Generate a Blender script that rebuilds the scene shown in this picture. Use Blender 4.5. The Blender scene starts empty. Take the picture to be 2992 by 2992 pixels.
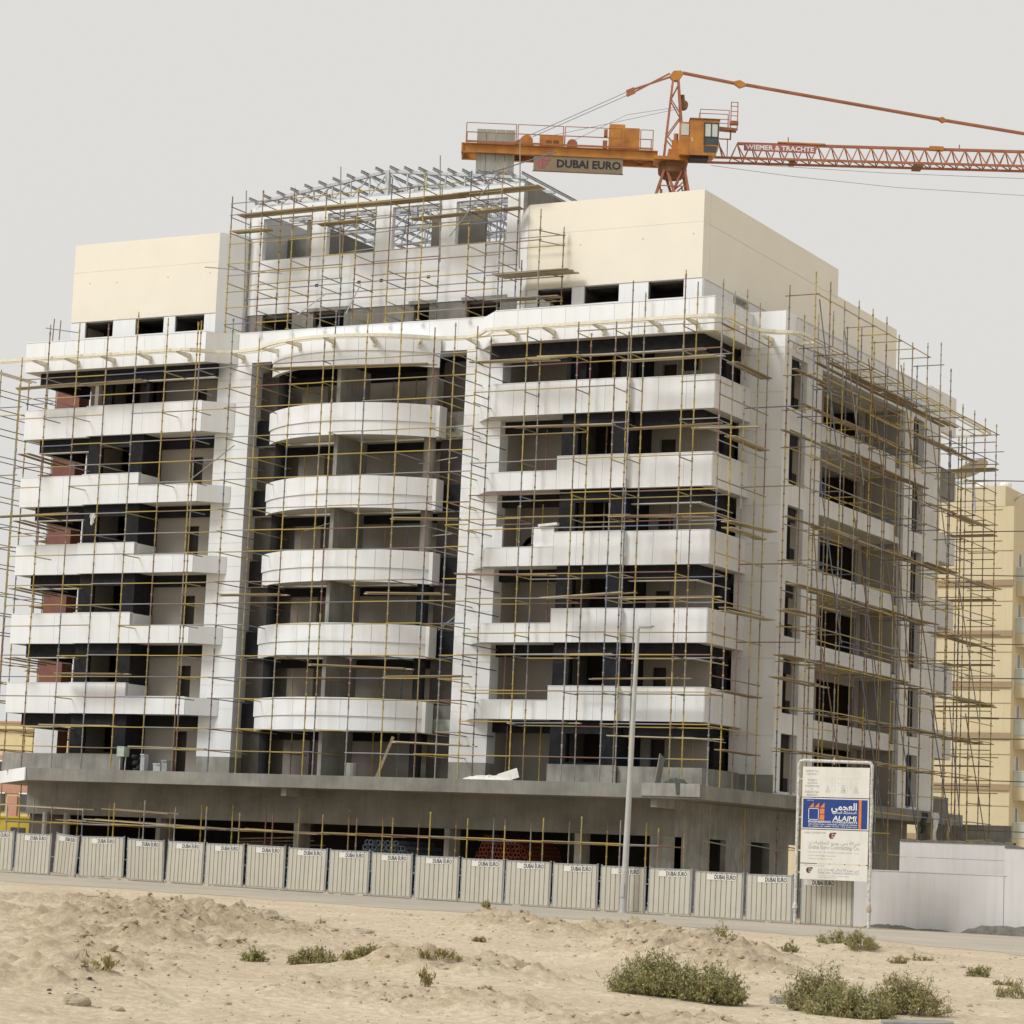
import bpy, math, random
import numpy as np
from mathutils import Matrix, Vector
random.seed(7); rng = np.random.default_rng(11)
sc = bpy.context.scene
COL = sc.collection
R = math.radians
# ------------------------------------------------------------------ camera, sky, sun, exposure
cam = bpy.data.cameras.new('camera'); camo = bpy.data.objects.new('camera', cam); COL.objects.link(camo)
cam.sensor_width = 36.0; cam.lens = 36.0*7721.255/2992.0; cam.clip_start = 0.5; cam.clip_end = 9000
yaw, pitch, roll = R(-28.3012), R(7.60613), R(2.47237)
fwd = Vector((math.sin(yaw)*math.cos(pitch), math.cos(yaw)*math.cos(pitch), math.sin(pitch)))
rgt = Vector((math.cos(yaw), -math.sin(yaw), 0)); upv = rgt.cross(fwd)
r2 = rgt*math.cos(roll)+upv*math.sin(roll); u2 = upv*math.cos(roll)-rgt*math.sin(roll)
camo.matrix_world = Matrix(((r2.x,u2.x,-fwd.x,0),(r2.y,u2.y,-fwd.y,0),(r2.z,u2.z,-fwd.z,0),(0,0,0,1)))
sc.camera = camo
SUN_EL, SUN_AZ = R(44), R(215)          # azimuth clockwise from +Y
wd = bpy.data.worlds.new('World'); sc.world = wd; wd.use_nodes = True
wn = wd.node_tree; wn.nodes.clear()
sky = wn.nodes.new('ShaderNodeTexSky'); sky.sky_type = 'NISHITA'; sky.sun_disc = False
sky.sun_elevation = SUN_EL; sky.sun_rotation = SUN_AZ; sky.dust_density = 8.0; sky.air_density = 1.0; sky.ozone_density = 1.0
hs = wn.nodes.new('ShaderNodeHueSaturation'); hs.inputs['Saturation'].default_value = 0.25
wn.links.new(sky.outputs[0], hs.inputs['Color'])
b1 = wn.nodes.new('ShaderNodeBackground'); b1.inputs[1].default_value = 0.06
wn.links.new(hs.outputs[0], b1.inputs[0])
b2 = wn.nodes.new('ShaderNodeBackground'); b2.inputs[0].default_value = (0.522, 0.516, 0.499, 1); b2.inputs[1].default_value = 1.0
mxs = wn.nodes.new('ShaderNodeMixShader'); mxs.inputs[0].default_value = 0.88     # thick dust haze over the clear sky
wn.links.new(b1.outputs[0], mxs.inputs[1]); wn.links.new(b2.outputs[0], mxs.inputs[2])
wo = wn.nodes.new('ShaderNodeOutputWorld'); wn.links.new(mxs.outputs[0], wo.inputs[0])
sun = bpy.data.lights.new('sun', 'SUN'); suno = bpy.data.objects.new('sun', sun); COL.objects.link(suno)
sun.energy = 1.5; sun.angle = R(20.0); sun.color = (1.0, 0.985, 0.965)
sd = Vector((math.sin(SUN_AZ)*math.cos(SUN_EL), math.cos(SUN_AZ)*math.cos(SUN_EL), math.sin(SUN_EL)))
suno.rotation_euler = sd.to_track_quat('Z', 'Y').to_euler(); suno.location = sd*200
vs = sc.view_settings; vs.view_transform = 'Standard'; vs.look = 'None'; vs.exposure = 0.62; vs.gamma = 1.0; vs.use_curve_mapping = False
try: sc.cycles.max_bounces = 6; sc.cycles.diffuse_bounces = 3
except Exception: pass

# ------------------------------------------------------------------ text meshes (made first, while the scene is empty)
TXT = {}
def text_mesh(key, s, size=1.0, bold=0.0, sx=1.0, shear=0.0, align='LEFT'):
    cu = bpy.data.curves.new('t', 'FONT'); cu.body = s; cu.size = size; cu.offset = bold; cu.shear = shear
    cu.align_x = align; cu.fill_mode = 'BOTH'; cu.extrude = 0.002; cu.resolution_u = 2
    ob = bpy.data.objects.new('t', cu); COL.objects.link(ob)
    dg = bpy.context.evaluated_depsgraph_get()
    me = bpy.data.meshes.new_from_object(ob.evaluated_get(dg))
    bpy.data.objects.remove(ob)
    co = np.empty(len(me.vertices)*3); me.vertices.foreach_get('co', co); co = co.reshape(-1,3)
    if len(co):
        co[:,0] -= co[:,0].min()
        w = co[:,0].max(); h = co[:,1].max()
    else: w = h = 1
    fs = [tuple(p.vertices) for p in me.polygons]
    bpy.data.meshes.remove(me)
    TXT[key] = (co, fs, w, h)
def ar(*words): return ' '.join(''.join(chr(c) for c in reversed(w)) for w in reversed(words))
text_mesh('euro', 'DUBAI EURO', 1, 0.012)
text_mesh('euro_b', 'DUBAI EURO', 1, 0.03)
text_mesh('wt', 'WIEMER & TRACHTE', 1, 0.03)
text_mesh('permit', 'PERMIT No.'); text_mesh('permit2', '127723-A-1'); text_mesh('proj', 'PROJECT'); text_mesh('bg', 'B+G+M+R')
text_mesh('com', 'COMMERCIAL'); text_mesh('amp', '&'); text_mesh('res', 'RESIDENTIAL'); text_mesh('bld', 'BUILDING')
text_mesh('cons', 'CONSULTANT'); text_mesh('alajmi', 'ALAJMI', 1, 0.015, 1, 0.12); text_mesh('eng', 'ENGINEERING CONSULTANTS', 1, 0.02)
text_mesh('arch', 'ARCHITECTURE, PLANNING, INTERIOR DESIGN', 1, 0.01); text_mesh('tel', 'TEL : 2688586  FAX : 2688583  P.O. BOX : 14195  DUBAI, U.A.E.', 1, 0.01)
text_mesh('main', 'MAIN CONTRACTOR'); text_mesh('dec', 'Dubai Euro Contracting Co.'); text_mesh('po', 'P.O. BOX 54871  TEL. 2682788  FAX 2682879, DUBAI - U.A.E.')
text_mesh('em', 'E-mail: dubaieuro@emirates.net.ae'); text_mesh('web', 'Web site: www.dubaieuro.com')
text_mesh('mep', 'MEP CONTRACTOR'); text_mesh('det', 'Dubai Euro Technical Services LLC'); text_mesh('po2', 'P.O. BOX 54871  TEL. 2682788  FAX 2682879, DUBAI')
text_mesh('em2', 'E-mail: dets@dubaieuro.com'); text_mesh('five', 'S')
text_mesh('ar1', ar([0xFE8D,0xFEDF,0xFECC,0xFEA0,0xFEE4,0xFEF2]), 1, 0.02)
text_mesh('ar2', ar([0xFEDF,0xFEFC,0xFEB3,0xFE98,0xFEB8,0xFE8E,0xFEAD,0xFE8D,0xFE95],[0xFE8D,0xFEDF,0xFEEC,0xFEE8,0xFEAA,0xFEB3,0xFEF4,0xFE94]), 1, 0.015)
text_mesh('ar3', ar([0xFEB7,0xFEAE,0xFEDB,0xFE94],[0xFEA9,0xFE91,0xFEF2],[0xFEF3,0xFEEE,0xFEAD,0xFEED],[0xFEDF,0xFEE0,0xFEE4,0xFED8,0xFE8E,0xFEED,0xFEFB,0xFE95]))
text_mesh('ar4', ar([0xFEA9,0xFE91,0xFEF2],[0xFEF3,0xFEEE,0xFEAD,0xFEED],[0xFEDF,0xFEF8,0xFECB,0xFEE4,0xFE8E,0xFEDD],[0xFE8D,0xFEDF,0xFED4,0xFEE8,0xFEF4,0xFE94],[0xFEAB],[0xFEE1],[0xFEE1]))

# ------------------------------------------------------------------ materials
def mat(name, col, rough=0.8, var=0.12, scale=1.5, bump=0.0, bscale=30.0, metal=0.0, col2=None, streak=0.0, spec=0.3, detail=4.0, joint=None):
    m = bpy.data.materials.new(name); m.use_nodes = True; nt = m.node_tree; N = nt.nodes; L = nt.links
    b = N['Principled BSDF']; b.inputs['Roughness'].default_value = rough; b.inputs['Metallic'].default_value = metal
    b.inputs['Specular IOR Level'].default_value = spec
    tc = N.new('ShaderNodeTexCoord')
    c1 = tuple(col)+(1,)
    c2 = (tuple(col2)+(1,)) if col2 else tuple(c*(1-var*2) for c in col)+(1,)
    nz = N.new('ShaderNodeTexNoise'); nz.inputs['Scale'].default_value = scale; nz.inputs['Detail'].default_value = detail; nz.inputs['Roughness'].default_value = 0.6
    L.new(tc.outputs['Object'], nz.inputs['Vector'])
    rp = N.new('ShaderNodeValToRGB'); rp.color_ramp.elements[0].position = 0.35; rp.color_ramp.elements[1].position = 0.68
    rp.color_ramp.elements[0].color = c2; rp.color_ramp.elements[1].color = c1
    L.new(nz.outputs['Fac'], rp.inputs['Fac'])
    out = rp.outputs['Color']
    if streak:
        mp = N.new('ShaderNodeMapping'); mp.inputs['Scale'].default_value = (5, 5, 0.35); L.new(tc.outputs['Object'], mp.inputs['Vector'])
        n2 = N.new('ShaderNodeTexNoise'); n2.inputs['Scale'].default_value = 1.0; n2.inputs['Detail'].default_value = 5; L.new(mp.outputs[0], n2.inputs['Vector'])
        r2_ = N.new('ShaderNodeValToRGB'); r2_.color_ramp.elements[0].position = 0.3; r2_.color_ramp.elements[1].position = 0.55
        s = 1-streak; r2_.color_ramp.elements[0].color = (s, s*0.985, s*0.95, 1); r2_.color_ramp.elements[1].color = (1,1,1,1)
        L.new(n2.outputs['Fac'], r2_.inputs['Fac'])
        mx = N.new('ShaderNodeMix'); mx.data_type = 'RGBA'; mx.blend_type = 'MULTIPLY'; mx.inputs[0].default_value = 1
        L.new(out, mx.inputs[6]); L.new(r2_.outputs[0], mx.inputs[7]); out = mx.outputs[2]
    L.new(out, b.inputs['Base Color'])
    if bump:
        n3 = N.new('ShaderNodeTexNoise'); n3.inputs['Scale'].default_value = bscale; n3.inputs['Detail'].default_value = 4
        L.new(tc.outputs['Object'], n3.inputs['Vector'])
        bp = N.new('ShaderNodeBump'); bp.inputs['Strength'].default_value = bump; bp.inputs['Distance'].default_value = 0.02
        L.new(n3.outputs['Fac'], bp.inputs['Height']); L.new(bp.outputs[0], b.inputs['Normal'])
    return m
M = {}
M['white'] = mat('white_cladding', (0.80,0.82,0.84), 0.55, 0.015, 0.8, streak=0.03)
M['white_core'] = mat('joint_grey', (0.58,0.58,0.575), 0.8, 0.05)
M['side_white'] = mat('shaded_white_render', (0.72,0.72,0.71), 0.7, 0.04, 0.5, streak=0.06)  # white toned down for the side faces, their shade put into the colour
M['cream'] = mat('cream_render', (0.80,0.755,0.65), 0.85, 0.02, 0.6, bump=0.05)
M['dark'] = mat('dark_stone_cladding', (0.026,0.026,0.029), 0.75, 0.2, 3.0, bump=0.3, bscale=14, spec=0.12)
M['concrete'] = mat('raw_concrete', (0.285,0.275,0.245), 0.9, 0.2, 0.45, bump=0.25, bscale=9, streak=0.12)
M['concrete_l'] = mat('pale_concrete', (0.36,0.35,0.32), 0.9, 0.16, 1.1, bump=0.2, bscale=9, streak=0.2)
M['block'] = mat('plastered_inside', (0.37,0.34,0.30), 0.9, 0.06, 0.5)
M['block_d'] = mat('shaded_inside', (0.10,0.088,0.077), 0.9, 0.1, 0.8)  # darker copy of the inside wall, interior shade put into the colour
M['soffit'] = mat('cream_soffit', (0.62,0.60,0.52), 0.9, 0.05)
M['red_prime'] = mat('red_primer_render', (0.27,0.125,0.10), 0.9, 0.12, 1.2)
M['brown_room'] = mat('shaded_room_brown', (0.075,0.058,0.045), 0.9, 0.1)  # darkness of unlit rooms put into the wall colour
M['green'] = mat('waterproofing_green', (0.42,0.55,0.46), 0.8, 0.12, 3.0, col2=(0.33,0.34,0.29))
M['canopy'] = mat('cream_canopy_paint', (0.78,0.74,0.60), 0.5, 0.08, 5)
M['canopy_in'] = mat('bracket_grey', (0.42,0.39,0.32), 0.7, 0.1)
M['galv'] = mat('galvanised_steel', (0.52,0.54,0.56), 0.45, 0.12, 4, metal=0.35)
PC = [('yellow',(0.50,0.385,0.10)),('grey',(0.33,0.33,0.325)),('rust',(0.26,0.18,0.125)),('blue',(0.17,0.205,0.28)),('wine',(0.25,0.12,0.115)),('olive',(0.36,0.30,0.135))]
for n,c in PC: M['tube_'+n] = mat('scaffold_tube_'+n, c, 0.55, 0.22, 2.2, col2=(c[0]*0.62+0.03,c[1]*0.6+0.025,c[2]*0.6+0.02), metal=0.1)
TUBES = ['tube_'+n for n,_ in PC]; TW_ = [30,22,20,9,4,15]
def tube_mat(): return random.choices(TUBES, TW_)[0]
M['plank'] = mat('scaffold_plank', (0.34,0.27,0.165), 0.85, 0.2, 2.0, col2=(0.22,0.17,0.10))
M['plank_l'] = mat('pale_plank', (0.50,0.43,0.28), 0.85, 0.15, 2.0)
M['crane'] = mat('crane_orange_paint', (0.60,0.27,0.05), 0.55, 0.12, 1.2, col2=(0.40,0.16,0.05))
M['crane_red'] = mat('faded_red_steel', (0.44,0.17,0.105), 0.6, 0.18, 1.0, col2=(0.33,0.13,0.06))
M['crane_brown'] = mat('rusty_brown_steel', (0.26,0.13,0.065), 0.7, 0.2, 2)
M['cw'] = mat('counterweight_concrete', (0.44,0.43,0.37), 0.9, 0.1, 1.0, streak=0.15)
M['cable'] = mat('steel_cable', (0.30,0.30,0.30), 0.6, 0.1)
M['glass'] = mat('sky_pale_glass', (0.62,0.66,0.61), 0.2, 0.05, spec=0.8)  # pale base colour stands in for sky reflected in or seen through panes
M['glass_d'] = mat('dark_glass', (0.06,0.065,0.07), 0.1, 0.1, spec=0.7)
M['fence'] = mat('hoarding_sheet', (0.535,0.51,0.425), 0.6, 0.06, 0.9, streak=0.10)
M['fence_fr'] = mat('hoarding_frame', (0.33,0.35,0.36), 0.6, 0.12, 4)
M['sticker'] = mat('white_vinyl', (0.70,0.69,0.63), 0.5, 0.05)
M['ink'] = mat('black_lettering', (0.035,0.035,0.04), 0.6, 0.1)
M['ink_g'] = mat('faded_grey_lettering', (0.40,0.39,0.37), 0.7, 0.05)
M['ink_g2'] = mat('very_faded_lettering', (0.56,0.55,0.51), 0.7, 0.05)
M['maroon'] = mat('maroon_print', (0.14,0.03,0.06), 0.6, 0.1)
M['board'] = mat('white_sign_board', (0.72,0.705,0.645), 0.5, 0.04, streak=0.06)
M['board_b'] = mat('blue_sign_board', (0.022,0.055,0.23), 0.45, 0.05)
M['orange'] = mat('orange_print', (0.72,0.22,0.04), 0.5, 0.05)
M['wprint'] = mat('white_print', (0.80,0.80,0.78), 0.5, 0.02)
M['postw'] = mat('flaking_white_post', (0.72,0.70,0.62), 0.6, 0.1, 9.0, col2=(0.36,0.35,0.34))
M['lamp'] = mat('galvanised_lamp_post', (0.48,0.475,0.45), 0.55, 0.06, 2, metal=0.15)
M['tan'] = mat('tan_render', (0.66,0.575,0.385), 0.85, 0.03, 0.4, bump=0.05, streak=0.04)
M['tan_l'] = mat('pale_tan_render', (0.66,0.575,0.395), 0.85, 0.04, 0.4)
M['tan_b'] = mat('brown_band_render', (0.38,0.285,0.185), 0.85, 0.05)
M['salmon'] = mat('salmon_render', (0.48,0.26,0.19), 0.85, 0.05)
M['yellow_r'] = mat('yellow_render', (0.66,0.55,0.31), 0.85, 0.05)
M['yellow_c'] = mat('bright_yellow_paint', (0.50,0.38,0.05), 0.6, 0.08)
M['bwall'] = mat('grey_white_wall', (0.62,0.60,0.59), 0.8, 0.04, 0.7, streak=0.06)
M['rubble'] = mat('mortar_rubble', (0.19,0.18,0.155), 0.95, 0.2, 4, bump=0.6, bscale=20)
M['asphalt'] = mat('dusty_asphalt', (0.35,0.325,0.28), 0.95, 0.12, 0.28, bump=0.25, bscale=40, col2=(0.46,0.40,0.31))
M['rock'] = mat('sandstone_rock', (0.46,0.39,0.28), 0.95, 0.15, 6, bump=0.5, bscale=18)
M['rock_d'] = mat('dark_asphalt_lump', (0.10,0.095,0.09), 0.95, 0.2, 8, bump=0.5, bscale=20)
M['leaf'] = mat('shrub_leaf', (0.30,0.29,0.115), 0.8, 0.3, 3.0, col2=(0.235,0.215,0.08))
M['leaf_g'] = mat('fresh_green_leaf', (0.27,0.305,0.105), 0.8, 0.25, 4.0, col2=(0.205,0.225,0.07))
M['leaf_d'] = mat('dry_olive_leaf', (0.37,0.32,0.15), 0.8, 0.25, 4.0, col2=(0.28,0.235,0.10))
M['twig'] = mat('dry_twig', (0.40,0.33,0.22), 0.9, 0.2, 6)
M['cloth_w'] = mat('white_plastic_sheet', (0.75,0.74,0.70), 0.5, 0.08, 4)
M['cloth_d'] = mat('grey_green_cloth', (0.10,0.11,0.095), 0.95, 0.2, 8)
M['blue_cloth'] = mat('blue_workwear', (0.055,0.06,0.20), 0.9, 0.15, 8)
M['skin'] = mat('skin', (0.18,0.09,0.055), 0.6, 0.05)
M['black'] = mat('black_plastic', (0.02,0.02,0.022), 0.6, 0.1)
M['pipe_b'] = mat('pale_blue_pipe', (0.28,0.34,0.42), 0.5, 0.2, 2)
M['pipe_r'] = mat('orange_red_pipe', (0.30,0.085,0.05), 0.6, 0.2, 2)
M['pipe_in'] = mat('pipe_bore', (0.02,0.02,0.02), 0.9, 0.1)
M['timber'] = mat('site_timber', (0.30,0.24,0.17), 0.9, 0.2, 3)
M['steel_d'] = mat('dark_steel', (0.07,0.07,0.075), 0.5, 0.1, metal=0.3)
M['dish'] = mat('pale_dish_mesh', (0.50,0.49,0.38), 0.6, 0.06)
# sand: pale blown sand with darker dug soil, by broad noise
def sand_mat():
    m = bpy.data.materials.new('desert_sand'); m.use_nodes = True; nt = m.node_tree; N = nt.nodes; L = nt.links
    b = N['Principled BSDF']; b.inputs['Roughness'].default_value = 0.95; b.inputs['Specular IOR Level'].default_value = 0.1
    tc = N.new('ShaderNodeTexCoord')
    def noise(s, d=5, r=0.6):
        n = N.new('ShaderNodeTexNoise'); n.inputs['Scale'].default_value = s; n.inputs['Detail'].default_value = d; n.inputs['Roughness'].default_value = r
        L.new(tc.outputs['Object'], n.inputs['Vector']); return n.outputs['Fac']
    def ramp(f, p0, p1, c0, c1):
        r = N.new('ShaderNodeValToRGB'); r.color_ramp.elements[0].position = p0; r.color_ramp.elements[1].position = p1
        r.color_ramp.elements[0].color = c0+(1,); r.color_ramp.elements[1].color = c1+(1,); L.new(f, r.inputs['Fac']); return r.outputs['Color']
    base = ramp(noise(0.22), 0.38, 0.62, (0.575,0.485,0.36), (0.645,0.555,0.42))
    fine = ramp(noise(7.0, 6, 0.7), 0.42, 0.60, (0.80,0.77,0.72), (1.03,1.02,1.0))
    at = N.new('ShaderNodeAttribute'); at.attribute_name = 'soil'
    soil = ramp(noise(2.6, 6, 0.7), 0.35, 0.65, (0.34,0.275,0.185), (0.52,0.435,0.31))
    m0 = N.new('ShaderNodeMix'); m0.data_type = 'RGBA'; L.new(at.outputs['Fac'], m0.inputs[0]); L.new(base, m0.inputs[6]); L.new(soil, m0.inputs[7])
    m1 = N.new('ShaderNodeMix'); m1.data_type = 'RGBA'; m1.blend_type = 'MULTIPLY'; m1.inputs[0].default_value = 1
    L.new(m0.outputs[2], m1.inputs[6]); L.new(fine, m1.inputs[7]); L.new(m1.outputs[2], b.inputs['Base Color'])
    bp = N.new('ShaderNodeBump'); bp.inputs['Strength'].default_value = 0.8; bp.inputs['Distance'].default_value = 0.05
    L.new(noise(9.0, 7, 0.7), bp.inputs['Height']); L.new(bp.outputs[0], b.inputs['Normal'])
    return m
M['sand'] = sand_mat()

# ------------------------------------------------------------------ mesh and object helpers
class MB:
    def __init__(s): s.v = []; s.f = []; s.mi = []; s.m = 0
    def add(s, vs, fs):
        o = len(s.v); s.v += [tuple(v) for v in vs]
        for f in fs: s.f.append(tuple(i+o for i in f)); s.mi.append(s.m)
        return s
    def box(s, x0, x1, y0, y1, z0, z1):
        if x0 > x1: x0, x1 = x1, x0
        if y0 > y1: y0, y1 = y1, y0
        return s.add([(x0,y0,z0),(x1,y0,z0),(x1,y1,z0),(x0,y1,z0),(x0,y0,z1),(x1,y0,z1),(x1,y1,z1),(x0,y1,z1)],
                     [(0,3,2,1),(4,5,6,7),(0,1,5,4),(1,2,6,5),(2,3,7,6),(3,0,4,7)])
    def prism(s, pts, z0, z1):
        a = sum(pts[i][0]*pts[(i+1)%len(pts)][1]-pts[(i+1)%len(pts)][0]*pts[i][1] for i in range(len(pts)))
        if a < 0: pts = pts[::-1]
        n = len(pts)
        return s.add([(x,y,z0) for x,y in pts]+[(x,y,z1) for x,y in pts],
                     [tuple(range(n-1,-1,-1)), tuple(range(n,2*n))]+[(i,(i+1)%n,n+(i+1)%n,n+i) for i in range(n)])
    def strip(s, path, th, z0, z1):
        # vertical wall along an xy path; th = thickness to the left of the path direction
        P = [Vector(p) for p in path]; Q = []
        for i,p in enumerate(P):
            d0 = (P[i]-P[i-1]).normalized() if i else None
            d1 = (P[i+1]-P[i]).normalized() if i < len(P)-1 else None
            d = ((d0 or d1)+(d1 or d0)).normalized(); n = Vector((-d.y, d.x)); c = d.dot(d1 or d0); Q.append(p+n*(th/max(c,0.3)))
        vs = []; n = len(P)
        for a,b in zip(P,Q): vs += [(a.x,a.y,z0),(a.x,a.y,z1),(b.x,b.y,z1),(b.x,b.y,z0)]
        fs = []
        for i in range(n-1):
            o = 4*i; q = 4*(i+1)
            fs += [(o,q,q+1,o+1),(o+1,q+1,q+2,o+2),(o+2,q+2,q+3,o+3),(o+3,q+3,q,o)]
        fs += [(0,1,2,3),(4*n-1,4*n-2,4*n-3,4*n-4)]
        return s.add(vs, fs)
    def tube(s, p0, p1, r, n=6, r1=None, cap=True):
        p0 = Vector(p0); p1 = Vector(p1); d = (p1-p0).normalized(); r1 = r if r1 is None else r1
        a = d.orthogonal().normalized(); b = d.cross(a)
        vs = [p0+(a*math.cos(2*math.pi*i/n)+b*math.sin(2*math.pi*i/n))*r for i in range(n)]+[p1+(a*math.cos(2*math.pi*i/n)+b*math.sin(2*math.pi*i/n))*r1 for i in range(n)]
        fs = [(i,(i+1)%n,n+(i+1)%n,n+i) for i in range(n)]
        if cap: fs += [tuple(range(n-1,-1,-1)), tuple(range(n,2*n))]
        return s.add(vs, fs)
    def bar(s, p0, p1, w, h, up=(0,0,1)):
        p0 = Vector(p0); p1 = Vector(p1); d = (p1-p0).normalized(); a = d.cross(Vector(up))
        a = a.normalized() if a.length > 1e-4 else d.orthogonal().normalized()
        b = a.cross(d); vs = []
        for p in (p0,p1):
            for i,j in ((-1,-1),(1,-1),(1,1),(-1,1)): vs.append(p+a*(w/2*i)+b*(h/2*j))
        return s.add(vs, [(0,1,2,3),(7,6,5,4),(0,4,5,1),(1,5,6,2),(2,6,7,3),(3,7,4,0)])
    def chain(s, pts, r, n=6):
        for a,b in zip(pts[:-1],pts[1:]): s.tube(a,b,r,n)
        return s
    def lathe(s, prof, c, n=10):
        vs = []
        for r,z in prof:
            for i in range(n): vs.append((c[0]+r*math.cos(2*math.pi*i/n), c[1]+r*math.sin(2*math.pi*i/n), c[2]+z))
        fs = [(k*n+i,k*n+(i+1)%n,(k+1)*n+(i+1)%n,(k+1)*n+i) for k in range(len(prof)-1) for i in range(n)]
        fs += [tuple(range(n-1,-1,-1)), tuple((len(prof)-1)*n+i for i in range(n))]
        return s.add(vs, fs)
    def holes(s, ax, c0, c1, u0, u1, z0, z1, hs):
        # wall slab normal to axis ax ('x' or 'y') between c0 and c1, with rectangular holes (ua,ub,za,zb)
        us = sorted({u0,u1}|{min(max(h[k],u0),u1) for h in hs for k in (0,1)})
        for a,b in zip(us[:-1],us[1:]):
            if b-a < 1e-5: continue
            cut = sorted((max(h[2],z0),min(h[3],z1)) for h in hs if h[0] < (a+b)/2 < h[1])
            z = z0
            for p,q in cut+[(z1,z1)]:
                if p-z > 1e-4:
                    if ax == 'y': s.box(a,b,c0,c1,z,p)
                    else: s.box(c0,c1,a,b,z,p)
                z = max(z,q)
        return s
    def mesh(s, name, mats):
        me = bpy.data.meshes.new(name); me.from_pydata(s.v, [], s.f)
        if not isinstance(mats, (list,tuple)): mats = [mats]
        for m in mats: me.materials.append(M[m] if isinstance(m,str) else m)
        if len(mats) > 1: me.polygons.foreach_set('material_index', s.mi)
        me.update(); return me
    def obj(s, name, mats, parent=None): return link(name, s.mesh(name, mats), parent)
def link(name, data, parent=None, mw=None):
    o = bpy.data.objects.new(name, data); COL.objects.link(o)
    if parent is not None:
        o.parent = parent; o.matrix_parent_inverse = PW[parent.name].inverted(); PW[o.name] = Matrix.Identity(4) if mw is None else mw
    else: PW[o.name] = Matrix.Identity(4) if mw is None else mw
    if mw is not None: o.matrix_basis = mw
    return o
PW = {}      # world matrices, so children can be written in world coordinates
def thing(name, label, cat, loc=(0,0,0), group=None):
    o = bpy.data.objects.new(name, None); COL.objects.link(o); o.location = loc; PW[o.name] = Matrix.Translation(loc); o.empty_display_size = 0.3
    o['label'] = label; o['category'] = cat
    if group: o['group'] = group
    return o
def tag(o, label=None, cat=None, group=None, kind=None):
    if label: o['label'] = label
    if cat: o['category'] = cat
    if group: o['group'] = group
    if kind: o['kind'] = kind
    return o
UT = {}
def utube(mname, n=6):
    if mname not in UT: UT[mname] = MB().tube((0,0,0),(0,0,1),1,n).mesh('tube', mname)
    return UT[mname]
def rod(name, p0, p1, r, mname, parent):
    p0 = Vector(p0); p1 = Vector(p1); d = p1-p0; L = d.length
    q = d.to_track_quat('Z','Y').to_matrix().to_4x4()
    return link(name, utube(mname), parent, Matrix.Translation(p0) @ q @ Matrix.Diagonal((r,r,L,1)))
UB = {}
def ubox(mname):
    if mname not in UB: UB[mname] = MB().box(-.5,.5,-.5,.5,-.5,.5).mesh('panel', mname)
    return UB[mname]
def plate(name, x0,x1,y0,y1,z0,z1, mname, parent):
    mw = Matrix.Translation(((x0+x1)/2,(y0+y1)/2,(z0+z1)/2)) @ Matrix.Diagonal((abs(x1-x0),abs(y1-y0),abs(z1-z0),1))
    return link(name, ubox(mname), parent, mw)
def beam(name, p0, p1, w, h, mname, parent, up=(0,0,1)):
    p0 = Vector(p0); p1 = Vector(p1); d = (p1-p0); L = d.length; d.normalize()
    a = d.cross(Vector(up)); a = a.normalized() if a.length > 1e-4 else d.orthogonal().normalized(); b = a.cross(d)
    rot = Matrix(((a.x,d.x,b.x,0),(a.y,d.y,b.y,0),(a.z,d.z,b.z,0),(0,0,0,1)))
    return link(name, ubox(mname), parent, Matrix.Translation((p0+p1)/2) @ rot @ Matrix.Diagonal((w,L,h,1)))
def place_text(key, parent, mname, origin, width, ux=(1,0,0), uy=(0,0,1), height=None, name='lettering'):
    co, fs, w, h = TXT[key]; sx = width/w; sy = sx if height is None else height/h
    ux = Vector(ux); uy = Vector(uy); nz = ux.cross(uy); o = Vector(origin); mb = MB()
    mb.add([o+ux*(c[0]*sx)+uy*(c[1]*sy)+nz*(c[2]*0.5) for c in co], fs)
    return mb.obj(name, mname, parent)
def gz(x, y=0):
    return -1.72-0.0122*(min(max(x,-90.0),5.0)+34.6)

# ------------------------------------------------------------------ ground
def vnoise(x, y, seed):
    # smooth value noise, vectorised
    r = np.random.default_rng(seed); T = r.random((256,256))
    xi = np.floor(x).astype(int); yi = np.floor(y).astype(int); fx = x-xi; fy = y-yi
    fx = fx*fx*(3-2*fx); fy = fy*fy*(3-2*fy)
    a = T[xi%256, yi%256]; b = T[(xi+1)%256, yi%256]; c = T[xi%256,(yi+1)%256]; d = T[(xi+1)%256,(yi+1)%256]
    return (a*(1-fx)+b*fx)*(1-fy)+(c*(1-fx)+d*fx)*fy
def fbm(x, y, seed, f=1.0, o=4, g=0.5):
    s = 0; a = 1; t = 0
    for k in range(o): s = s+a*vnoise(x*f+17*k, y*f+31*k, seed+k); t += a; a *= g; f *= 2.03
    return s/t
RX, RY = 0.8804, 0.4742        # unit vector across the view on the ground, used only to orient the elongated soil heaps
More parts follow.
